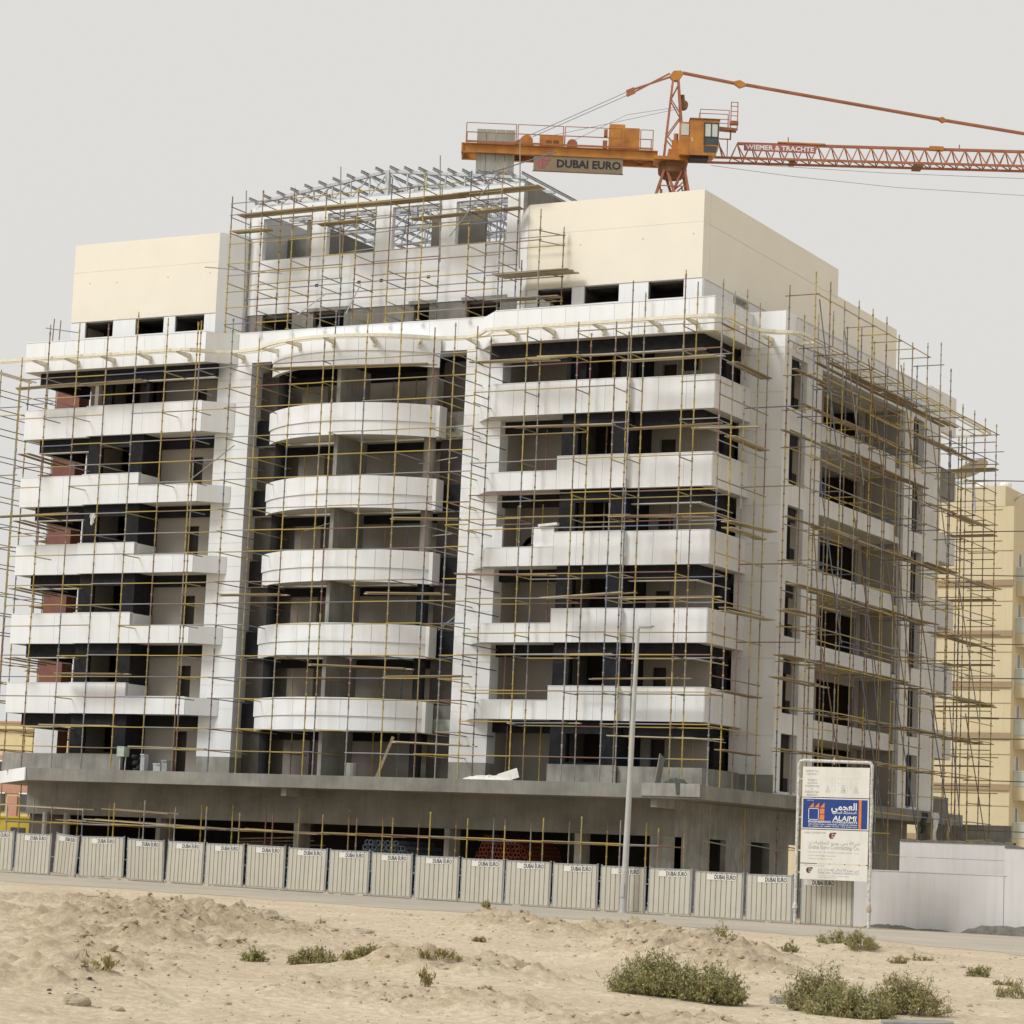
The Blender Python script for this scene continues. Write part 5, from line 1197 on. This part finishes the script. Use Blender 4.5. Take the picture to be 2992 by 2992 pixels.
# dish: tilted shallow bowl on a post
dc = Vector((-53.0,160.0,25.95)); ax = Vector((-0.45,0.12,0.88)).normalized(); a1 = ax.orthogonal().normalized(); a2 = ax.cross(a1); vs = []; rings = 6; nseg = 28
for j in range(rings+1):
    rr = 1.12*j/rings; zz = 0.30*(j/rings)**2
    for i in range(nseg): vs.append(dc+ax*zz+a1*(rr*math.cos(2*math.pi*i/nseg))+a2*(rr*math.sin(2*math.pi*i/nseg)))
MB().add(vs,[(j*nseg+i,(j+1)*nseg+i,(j+1)*nseg+(i+1)%nseg,j*nseg+(i+1)%nseg) for j in range(rings) for i in range(nseg)]).obj('dish_bowl','dish',D_)
MB().tube(dc,(-52.9,160.2,23.4),0.07,8).obj('dish_post','galv',D_); 
mb = MB()
for i in (2,11,20): mb.tube(vs[rings*nseg+i],dc+ax*0.9,0.02,5)
mb.obj('feed_strut','galv',D_)
Y_ = thing('house','low yellow and salmon house at the far left edge behind the podium','building',(-126,152,-1))
MB().box(-150,-117,152,170,-2,8.2).obj('wall','yellow_r',Y_); MB().box(-150,-117.2,151.9,152.02,3.6,6.3).obj('salmon_band','salmon',Y_); MB().box(-150,-116.8,151.7,152.0,8.2,8.6).obj('cornice','yellow_r',Y_)
for k in range(8):
    x = -122-3.0*k; MB().box(x,x+0.9,151.85,152,-1,3.4).obj('salmon_pier','salmon',Y_)
    for z in (0.2,2.3,4.6):
        o = MB().box(x+1.1,x+2.7,151.86,151.9,z,z+1.25).obj('window','glass_d',Y_); MB().box(x+1.05,x+2.75,151.83,151.86,z+1.25,z+1.35).obj('window_head','wprint',o); MB().box(x+1.85,x+1.92,151.83,151.86,z,z+1.25).obj('mullion','wprint',o)
MB().prism([(-150,151.6),(-117,151.6),(-117,171),(-150,171)],8.6,8.75).obj('roof','salmon',Y_)
C_ = thing('site_container','yellow steel site cabin behind the hoarding at the far left','container',(-83,106,-1.2))
MB().box(-88.5,-81.2,104.5,107,-1.4,1.25).obj('body','yellow_c',C_); MB().box(-88.6,-81.1,104.4,107.1,1.25,1.35).obj('roof','yellow_c',C_); MB().box(-83.6,-82.7,104.47,104.5,-1.3,0.8).obj('door','steel_d',C_)

# ------------------------------------------------------------------ things lying about on the building
def pipes(x0, x1, y, n, r, m, label, grp, zb=-1.4, hmax=5):
    me_ = MB(); me_.m = 0; nn_ = 10
    o_ = [(r*math.cos(2*math.pi*i/nn_),0,r*math.sin(2*math.pi*i/nn_)) for i in range(nn_)]; i_ = [(0.72*a,0,0.72*c) for a,_,c in o_]
    L_ = 3.2
    me_.add([(a,0,c) for a,_,c in o_]+[(a,0,c) for a,_,c in i_]+[(a,L_,c) for a,_,c in o_]+[(a,0.25,c) for a,_,c in i_],
      [(i,(i+1)%nn_,nn_+(i+1)%nn_,nn_+i) for i in range(nn_)]+[(i,2*nn_+i,2*nn_+(i+1)%nn_,(i+1)%nn_) for i in range(nn_)]+[(nn_+i,nn_+(i+1)%nn_,3*nn_+(i+1)%nn_,3*nn_+i) for i in range(nn_)])
    me_.m = 1; me_.add([(a,0.25,c) for a,_,c in i_],[tuple(range(nn_-1,-1,-1))])
    d = me_.mesh('pipe',[m,'pipe_in']); row = 0; k = 0; cols_ = int((x1-x0)/(2*r))
    while k < n:
        for c_ in range(cols_-row):
            if k >= n: break
            q = link('pipe', d); q.location = (x0+r*(1+row)+2*r*c_+jit(r*.12), y+jit(.12), zb+r+row*r*1.75); tag(q,label,'pipe',grp); k += 1
        row += 1
        if row > 14: break
pipes(-60.3,-57.0,98.75,62,0.12,'pipe_b','pale blue grey pipe in the stack inside the ground floor left of the concrete column','blue pipe stack',zb=-0.45)
pipes(-54.7,-51.2,98.75,120,0.10,'pipe_r','orange red pipe in the stack inside the ground floor right of the concrete column','orange pipe stack',zb=-0.55)
for x0,x1,lab in ((-60.4,-56.9,'timber rack under the blue grey pipe stack'),(-54.8,-51.1,'timber rack under the orange pipe stack')):
    RK = thing('pipe_rack',lab,'rack',((x0+x1)/2,100,-1.45)); zt = -0.45 if x0 < -57 else -0.55
    for yy in (99.0,100.4,101.7): MB().box(x0,x1,yy-.08,yy+.08,zt-.12,zt-.005).obj('bearer','timber',RK)
    for xx in (x0+.1,x1-.1):
        for yy in (99.0,101.7): MB().box(xx-.06,xx+.06,yy-.06,yy+.06,-1.45,zt-.12).obj('leg','timber',RK)
for k in range(14):
    q = MB().box(-1.9,1.9,-0.06,0.06,-0.03,0.03).obj('timber_board','timber'); q.location = (-65.3+jit(.9),99.6+jit(.5),-0.95+0.13*k); q.rotation_euler = (0,jit(.05),jit(.2)); tag(q,'sawn board in the timber stack inside the dark ground floor','board','timber stack on the ground floor')
q = MB().lathe([(0.27,0),(0.28,0.05),(0.28,0.62),(0.27,0.66)],(-60.35,98.4,3.43),16).obj('drum','concrete_l'); tag(q,'pale concrete drum standing on the podium under the curved bay','drum')
def sheet_heap(name, cx, cy, cz, w, d, h, m, label, cat, seed):
    r_ = random.Random(seed); nx_,ny_ = 18,8; vs = []
    for j in range(ny_+1):
        for k in range(nx_+1):
            u,v = k/nx_*2-1, j/ny_*2-1; vs.append((cx+u*w/2+r_.uniform(-.04,.04),cy+v*d/2,cz+h*max(0,(1-u*u)*(1-v*v))**0.5*r_.uniform(.55,1.1)))
    return tag(MB().add(vs,[(j*(nx_+1)+k,j*(nx_+1)+k+1,(j+1)*(nx_+1)+k+1,(j+1)*(nx_+1)+k) for j in range(ny_) for k in range(nx_)]).obj(name,m),label,cat)
sheet_heap('plastic_sheet',-52.6,96.6,3.42,2.2,0.9,0.24,'cloth_w','crumpled white plastic sheet on the podium below the right wing','plastic sheet',5)
sheet_heap('cloth_bundle',-43.6,95.6,3.44,0.95,0.5,0.26,'cloth_d','dark green grey cloth bundle draped over the podium corner','cloth',8)
q = MB().add([(-43.42,95.12,3.5),(-43.22,95.12,3.5),(-43.24,95.1,3.05),(-43.36,95.1,3.02)],[(0,3,2,1)]).obj('cloth_strip','cloth_d'); tag(q,'narrow strip of dark cloth hanging down the podium edge','cloth')
q = MB().bar((-52.0,96.4,3.5),(-51.1,96.4,3.78),0.4,0.05,(0,1,0)).obj('foam_board','cloth_w'); tag(q,'white board propped aslant beside the plastic sheet on the podium','board')
beam_q = MB().bar((-44.75,96.3,3.45),(-44.75,96.7,4.6),0.5,0.04,(1,0,0)).obj('plywood_sheet','concrete'); tag(beam_q,'grey plywood sheet leaning upright on the podium corner','board')
# white rag tied on the left scaffold
vs = []; r_ = random.Random(2)
for j in range(7):
    for k in range(6): vs.append((-74.55+0.30*(k/5-.5)*(1-0.35*abs(j/6-.4))+r_.uniform(-.02,.02),97.6-0.05*math.sin(k*1.9+j),15.28-0.42*j/6-(0.12 if k in (1,2) and j > 4 else 0)))
tag(MB().add(vs,[(j*6+k,j*6+k+1,(j+1)*6+k+1,(j+1)*6+k) for j in range(6) for k in range(5)]).obj('rag','cloth_w'),'white rag tied to the left wing scaffold','rag')
# workshop clutter on the left of the podium
B_ = thing('tool_stand','pale green metal work stand on the left of the podium','stand',(-71.6,97.2,3.43))
MB().box(-71.9,-71.5,97.0,97.4,4.1,4.55).obj('box','green',B_)
for x in (-71.85,-71.55): MB().bar((x,97.2,3.43),(x+0.02,97.2,4.1),0.04,0.04,(1,0,0)).obj('leg','galv',B_)
for q_,(x,w,h_,m) in enumerate(((-70.95,0.45,0.75,'black'),(-70.55,0.18,0.8,'galv'),(-69.75,0.35,0.4,'galv'),(-69.35,0.25,0.55,'fence_fr'))):
    lab = ['black stacked motor parts on the left of the podium','upright galvanised duct piece beside the black motor parts','short galvanised duct lying by the left pillar','grey duct piece leaning by the left pillar base'][q_]
    mb = MB(); 
    if m == 'black':
        for c_ in range(7): mb.lathe([(0.14,0),(0.16,0.05),(0.16,0.12),(0.14,0.16)],(x+jit(.22),97.3+jit(.1),3.43+0.1*c_),9)
    else: mb.prism([(x-w/2,97.1),(x+w/2,97.15),(x+w/2-.03,97.5),(x-w/2+.02,97.45)],3.43,3.43+h_).box(x-w/2-.02,x+w/2+.02,97.08,97.12,3.43+h_-.06,3.43+h_)
    tag(mb.obj('duct_piece' if m != 'black' else 'motor_parts',m),lab,'duct' if m != 'black' else 'machine')
# unpainted panels being fixed on the third storey balcony
A_ = thing('panel_stack','white cladding panels and black packing standing on the third storey balcony of the right wing','panels',(-53,99.3,13.0))
MB().box(-54.35,-53.85,99.2,99.25,13.45,14.42).obj('panel','white',A_); MB().box(-52.35,-51.3,99.1,99.15,13.45,14.35).obj('panel','white',A_); MB().bar((-52.0,99.1,14.40),(-51.1,99.1,14.46),0.3,0.1).obj('panel','wprint',A_)
for k in range(5): MB().bar((-52.9+0.1*k,99.3,13.5+0.06*k),(-52.6+0.1*k,99.3,13.85+0.06*k),0.2,0.05,(0,1,0)).obj('packing','black',A_)
q = MB().box(-46.55,-45.9,101.3,101.48,21.3,21.9).obj('air_conditioner','black'); tag(q,'dark unit hanging on the top right balcony wall','air conditioner')
# worker in blue behind the side parapet
def person(x, y, z, face):
    me_ = bpy.data.meshes.new('person'); J = {}
    pts = [('pel',(0,0,.92),.145),('wai',(0,0.02,1.10),.135),('che',(0,0.03,1.32),.16),('nec',(0,.02,1.50),.062),('hed',(0,0,1.60),.085),('hd2',(0,-.01,1.70),.088),('top',(0,0,1.76),.06),
     ('sl',(-.19,.03,1.42),.075),('el',(-.25,-.04,1.16),.055),('hl',(-.20,-.24,1.02),.042),('sr',(.19,.03,1.42),.075),('er',(.26,0,1.15),.055),('hr',(.25,-.10,.92),.042),
     ('hpl',(-.10,0,.88),.11),('kl',(-.11,-.02,.48),.078),('al',(-.11,.03,.09),.055),('tl',(-.12,-.14,.04),.045),('hpr',(.10,0,.88),.11),('kr',(.12,.01,.48),.078),('ar',(.12,.05,.09),.055),('tr',(.13,-.12,.04),.045)]
    ix = {p[0]:i for i,p in enumerate(pts)}
    ed = [('pel','wai'),('wai','che'),('che','nec'),('nec','hed'),('hed','hd2'),('hd2','top'),('che','sl'),('sl','el'),('el','hl'),('che','sr'),('sr','er'),('er','hr'),('pel','hpl'),('hpl','kl'),('kl','al'),('al','tl'),('pel','hpr'),('hpr','kr'),('kr','ar'),('ar','tr')]
    me_.from_pydata([p[1] for p in pts],[(ix[a],ix[b]) for a,b in ed],[])
    o = bpy.data.objects.new('person', me_); COL.objects.link(o); o.location = (x,y,z); o.rotation_euler = (0,0,face)
    md = o.modifiers.new('skin','SKIN'); sv = me_.skin_vertices[0].data
    for i,p in enumerate(pts): sv[i].radius = (p[2],p[2]*0.85)
    sv[0].use_root = True
    o.modifiers.new('sub','SUBSURF').levels = 1; o.modifiers['sub'].render_levels = 2
    # clothing by height: blue workwear, skin at head and hands
    m = bpy.data.materials.new('worker'); m.use_nodes = True; nt = m.node_tree; tc = nt.nodes.new('ShaderNodeTexCoord'); sp = nt.nodes.new('ShaderNodeSeparateXYZ'); nt.links.new(tc.outputs['Object'],sp.inputs[0])
    cr_ = nt.nodes.new('ShaderNodeValToRGB'); cr_.color_ramp.interpolation = 'CONSTANT'; e = cr_.color_ramp.elements; e[0].position = 0; e[0].color = (0.03,0.025,0.02,1); e[1].position = 0.05; e[1].color = (0.06,0.065,0.22,1)
    q1 = e.new(0.755); q1.color = (0.18,0.09,0.055,1); q2 = e.new(0.86); q2.color = (0.015,0.012,0.01,1)
    mv = nt.nodes.new('ShaderNodeMath'); mv.operation = 'DIVIDE'; mv.inputs[1].default_value = 2.0; nt.links.new(sp.outputs['Z'],mv.inputs[0]); nt.links.new(mv.outputs[0],cr_.inputs[0]); nt.links.new(cr_.outputs[0],nt.nodes['Principled BSDF'].inputs['Base Color'])
    me_.materials.append(m); return o
pw = person(-43.2,108.9,Z[4]+0.25,R(75)); tag(pw,'person in blue workwear standing behind the side loggia parapet in the shade','person')

q = MB().bar((-58.9,98.1,3.45),(-58.2,98.2,5.25),0.14,0.05,(0,1,0)).obj('timber_prop','timber'); tag(q,'slanting timber prop on the podium under the curved bay','timber')
def hang(x, y, z, w, h, m, label, seed):
    r_ = random.Random(seed); vs = []; nx_,nz_ = 8,10
    for j in range(nz_+1):
        for k in range(nx_+1):
            u = k/nx_-.5; vs.append((x+0.10*math.sin(k*1.7+j*.3)+r_.uniform(-.02,.02), y+u*w*(1-0.35*math.sin(j/nz_*2.6))+0.12*math.sin(j*.8), z-h*j/nz_-(0.12*r_.random() if j == nz_ else 0)))
    tag(MB().add(vs,[(j*(nx_+1)+k,j*(nx_+1)+k+1,(j+1)*(nx_+1)+k+1,(j+1)*(nx_+1)+k) for j in range(nz_) for k in range(nx_)]).obj('hanging_cloth',m),label,'cloth')
hang(-41.9,121.6,3.35,0.9,1.75,'cloth_w','long pale cloth hanging from the rear end of the podium',1)
hang(-41.9,123.6,3.2,0.7,1.5,'rock','tan cloth hanging just right of the long pale cloth',2)
hang(-42.0,120.4,3.3,0.6,0.9,'cloth_d','dark rag hanging left of the long pale cloth',3)
# ------------------------------------------------------------------ shrubs, tufts, rocks on the sand
def shrub(x, y, w, h, n, label, mats=('leaf',), seed=0, cat='shrub', grp='desert shrubs', leaf=0.035, up=0.5, slim=0.38):
    r = np.random.default_rng(seed); z0 = gh(x,y)-0.03; ns = max(6,int(n/45))
    T_ = thing('shrub',label,cat,(x,y,z0),grp)
    tw = MB(); tips = []
    for s_ in range(ns):
        a = r.uniform(0,6.283); rad = w/2*math.sqrt(r.random()); ex,ey = rad*math.cos(a),rad*math.sin(a)*0.75; hh = h*(0.45+0.55*r.random())*max(0.25,1-(rad/(w/2))**2.2*0.75)
        b0 = Vector((x+ex*0.35,y+ey*0.35,z0)); m1 = Vector((x+ex*0.75+r.normal(0,.04*w/2),y+ey*0.75,z0+hh*0.55)); t1 = Vector((x+ex+r.normal(0,.05*w/2),y+ey,z0+hh))
        tw.tube(b0,m1,0.006,3,0.004,False); tw.tube(m1,t1,0.004,3,0.002,False)
        for q in range(4):
            f_ = r.random(); p = m1.lerp(t1,f_); d = Vector((r.normal(0,.09),r.normal(0,.09),abs(r.normal(.05,.08))))*(h/0.7)**.5; tw.tube(p,p+d,0.003,3,0.002,False); tips.append((m1,p)); tips.append((p,p+d))
        tips.append((m1,t1)); tips.append((b0.lerp(m1,.5),m1))
    tw.obj('stems','twig',T_)
    per = n//len(mats)
    for mi_,m in enumerate(mats):
        k = r.integers(0,len(tips),per); A = np.array([tips[i][0] for i in k]); Bt = np.array([tips[i][1] for i in k]); c = A+(Bt-A)*r.random((per,1))+r.normal(0,0.022*(w/1.0)**.4,(per,3))
        c[:,2] = np.maximum(c[:,2],z0+0.015)
        d1 = r.normal(0,1,(per,3)); d1[:,2] += up; d1 /= np.linalg.norm(d1,axis=1)[:,None]; d2 = np.cross(d1,r.normal(0,1,(per,3))); d2 /= np.linalg.norm(d2,axis=1)[:,None]
        L_ = leaf*r.uniform(.6,1.5,(per,1)); W_ = L_*slim
        V_ = np.stack([c-d1*L_*.5,c+d2*W_,c+d1*L_*.5,c-d2*W_],1).reshape(-1,3)
        me_ = bpy.data.meshes.new('foliage'); me_.from_pydata(V_.tolist(),[],np.arange(per*4).reshape(-1,4).tolist()); me_.materials.append(M[m]); link('foliage',me_,T_)
    return T_
shrub(-16.9,36.6,1.6,0.74,12000,'broad olive shrub in the foreground left of the pale concrete slab',('leaf','leaf_d','leaf_g'),1,leaf=0.05,up=1.1,slim=0.17)
shrub(-16.05,36.6,1.3,0.66,8000,'right half of the broad foreground shrub beside the pale slab',('leaf','leaf_g','leaf_d'),2,leaf=0.05,up=1.1,slim=0.17)
shrub(-14.45,37.0,1.15,0.80,6500,'tall twiggy olive shrub right of the pale slab in the foreground',('leaf_d','leaf','leaf'),3,leaf=0.05,up=1.1,slim=0.17)
shrub(-13.7,36.2,1.4,0.62,8500,'dense green shrub at the bottom edge right of the tall twiggy one',('leaf','leaf_g','leaf_d'),4,leaf=0.05,up=1.1,slim=0.17)
shrub(-13.2,37.4,1.2,0.72,5000,'pale dry shrub at the right end of the bottom right clump',('leaf_d','leaf'),5,leaf=0.05,up=1.1,slim=0.17)
shrub(-23.2,37.0,0.95,0.34,2600,'green bush on the sand below the big soil heap',('leaf','leaf_d','leaf_d'),6,leaf=0.06,up=1.2,slim=0.14)
shrub(-22.2,37.0,0.9,0.30,2400,'sprawling brownish bush right of the green one on the sand',('leaf_d','leaf'),7,leaf=0.06,up=1.2,slim=0.14)
shrub(-24.4,37.0,0.5,0.26,900,'small green tuft left of the green bush',('leaf',),8,leaf=0.06,up=1.2,slim=0.14)
shrub(-20.6,36.5,0.8,0.18,800,'low dry tuft trailing right of the bush',('leaf_d',),9,leaf=0.06,up=1.2,slim=0.14)
shrub(-25.6,66.5,1.1,0.5,1800,'green shrub on the low rise in front of the sign',('leaf_g','leaf_d'),10,leaf=0.06,up=1.2,slim=0.14)
shrub(-24.3,65.0,1.1,0.62,2200,'taller dry shrub just right of the green one before the sign',('leaf','leaf_d'),11,leaf=0.06,up=1.2,slim=0.14)
shrub(-24.3,60.0,0.6,0.35,700,'round green tuft on the sand below the sign shrubs',('leaf',),12,leaf=0.06,up=1.2,slim=0.14)
shrub(-22.0,63.0,0.9,0.25,700,'flat brown tuft right of the round tuft',('leaf_d',),13,leaf=0.06,up=1.2,slim=0.14)
shrub(-28.4,65.5,1.1,0.6,1300,'dry feathery shrub on the sand before the hoarding',('leaf_d','leaf'),14,leaf=0.06,up=1.2,slim=0.14)
shrub(-17.2,53.0,0.7,0.28,900,'small bright tuft near the right edge',('leaf',),15,leaf=0.06,up=1.2,slim=0.14)
shrub(-16.0,54.5,1.0,0.5,1900,'leafy green shrub cut by the right edge',('leaf_g','leaf'),16,leaf=0.06,up=1.2,slim=0.14)
shrub(-14.3,46.0,0.8,0.4,900,'twiggy grey shrub low at the right edge',('leaf_d',),17,leaf=0.06,up=1.2,slim=0.14)
rg2 = random.Random(5)
TUFT = [(-20.8,27.6),(-19.8,27.0),(-34.6,63.5),(-33.5,62),(-28.6,52),(-26.4,47),(-25.3,43.5),(-22.6,43.5),(-20.2,43),(-17.6,44.2),(-16.9,46),(-21.2,33.5),(-19.5,34),(-18.2,33),(-27.5,60),(-30,55),(-26,55),(-24,57),(-20.5,57.5),(-18.5,50),(-15.8,50),(-14.8,41.5),(-36,58),(-23.5,45.5)]
for k,(x,y) in enumerate(TUFT[::2]):
    shrub(x+rg2.uniform(-.4,.4),y+rg2.uniform(-.4,.4),rg2.uniform(.3,.6),rg2.uniform(.15,.38),rg2.randint(150,420),'small sparse weed tuft on the open sand',(rg2.choice(('leaf_d','leaf_d','leaf')),),100+k,'weed','small weed tufts on the sand',leaf=0.10,up=1.8,slim=0.09)
def rock(x, y, s, label, m='rock', grp=None, flat=0.6, seed=0, lift=0.25):
    r = random.Random(seed); mb = MB(); vs = []; n1,n2 = 10,14
    for j in range(n1+1):
        ph = math.pi*j/n1-math.pi/2
        for i in range(n2):
            a = 2*math.pi*i/n2; rr = s*(r.uniform(.9,1.06)+0.16*math.sin(3*a+seed)*math.cos(2*ph+seed)); vs.append((rr*math.cos(ph)*math.cos(a)*1.25,rr*math.cos(ph)*math.sin(a),rr*math.sin(ph)*flat))
    mb.add(vs,[(j*n2+i,j*n2+(i+1)%n2,(j+1)*n2+(i+1)%n2,(j+1)*n2+i) for j in range(n1) for i in range(n2)])
    o = link('rock',mb.mesh('rock',m)); o.location = (x,y,gh(x,y)+s*flat*lift); o.rotation_euler = (0,0,r.uniform(0,6)); return tag(o,label,'rock',grp)
rock(-19.55,25.9,0.14,'large pale rock in the lower left corner',seed=1,flat=.75)
rock(-18.95,25.9,0.07,'small rock beside the large pale rock',seed=2)
for k in range(16): rock(-20.9+rg2.uniform(-.8,.8),27.0+rg2.uniform(-.8,.7),rg2.uniform(.012,.03),'dark asphalt lump in the lower left corner','rock_d','dark asphalt lumps',seed=20+k)
for k in range(60):
    y = rg2.uniform(27,72); x = -0.53*y+rg2.uniform(-.26,.26)*y*0.8; rock(x,y,rg2.uniform(.012,.04)*(1+y/60),'small pale stone scattered on the open sand','rock','stones scattered on the sand',seed=60+k)
rock(-30.4,50.2,0.34,'flat pale rock slab on the big soil heap',seed=9,flat=.28,lift=0.0)
rock(-33.6,51.4,0.32,'brown earth boulder on the big soil heap',seed=10,flat=.6)
rock(-22.4,50.6,0.36,'large brown earth clod crowning the middle soil heap',seed=11,flat=.6)
def slab(x, y, L_, W_, H_, rz, label, seed):
    r = random.Random(seed); mb = MB(); n = 10; bot = []
    for i in range(n):
        a = 2*math.pi*i/n; bot.append((L_/2*max(-1,min(1,1.35*math.cos(a)))+r.uniform(-.05,.05),W_/2*max(-1,min(1,1.35*math.sin(a)))+r.uniform(-.04,.04)))
    mb.prism(bot,0,H_); o = link('concrete_slab',mb.mesh('concrete_slab','concrete_l')); o.location = (x,y,gh(x,y)-0.02); o.rotation_euler = (R(2),R(-2),rz); return tag(o,label,'slab')
slab(-15.35,38.6,0.9,0.4,0.12,R(28),'broken pale concrete slab lying between the two foreground shrubs',1)
slab(-12.45,35.6,0.95,0.45,0.12,R(28),'broken concrete slab at the bottom edge under the right shrub',2)
for x,y,l_,a in ((-36.6,52.3,0.9,0.1),(-41.3,56.6,1.1,0.5),(-43.0,57.0,1.2,0.5),(-27,43,0.5,1.0)):
    q = MB().bar((-l_/2,0,0),(l_/2,0,0.03),0.03,0.03).obj('stick','twig'); q.location = (x,y,gh(x,y)+0.04); q.rotation_euler = (0,0,a); tag(q,'thin dry stick lying on the sand','stick','dry sticks on the sand')

# loose clods and pebbles over the dug soil: nobody could count them
r = np.random.default_rng(77); N0 = 60000
gy = 24+52*r.random(N0)**1.3; gx = -0.53*gy+(r.random(N0)-.5)*0.46*gy
hz, so = ground_h(gx.reshape(1,-1), gy.reshape(1,-1)); hz = hz[0]; so = so[0]
keep = r.random(N0) < np.clip(so*1.1,0,1)*0.42+0.035; gx,gy,hz,so = gx[keep],gy[keep],hz[keep],so[keep]; n_ = len(gx)
sz = (0.010+0.035*r.random(n_)**3*(0.5+so))*(0.75+gy/70)
oc = np.array([(1,0,0),(0,1,0),(-1,0,0),(0,-1,0),(0,0,1),(0,0,-1)],float); fo = np.array([(0,1,4),(1,2,4),(2,3,4),(3,0,4),(1,0,5),(2,1,5),(3,2,5),(0,3,5)])
V_ = oc[None]*(0.6+0.8*r.random((n_,6,1)))*sz[:,None,None]*np.array([1.25,1.0,0.75]); th = r.random(n_)*6.283
ct,st2 = np.cos(th)[:,None],np.sin(th)[:,None]; V_ = np.stack([V_[...,0]*ct-V_[...,1]*st2+gx[:,None],V_[...,0]*st2+V_[...,1]*ct+gy[:,None],V_[...,2]+hz[:,None]+sz[:,None]*.2],-1)
F3 = (fo[None]+6*np.arange(n_)[:,None,None]).reshape(-1,3).astype(np.int32); me = bpy.data.meshes.new('soil_clods'); me.vertices.add(n_*6); me.vertices.foreach_set('co',V_.astype(np.float32).ravel())
me.loops.add(F3.size); me.loops.foreach_set('vertex_index',F3.ravel()); me.polygons.add(len(F3)); me.polygons.foreach_set('loop_start',np.arange(0,F3.size,3,dtype=np.int32)); me.update(calc_edges=True)
M['clod'] = mat('soil_clod',(0.46,0.38,0.26),0.95,0.2,1.5,col2=(0.34,0.275,0.18)); me.materials.append(M['clod'])
tag(link('soil_clods',me),'loose clods and pebbles strewn over the dug sandy soil','soil',kind='stuff')
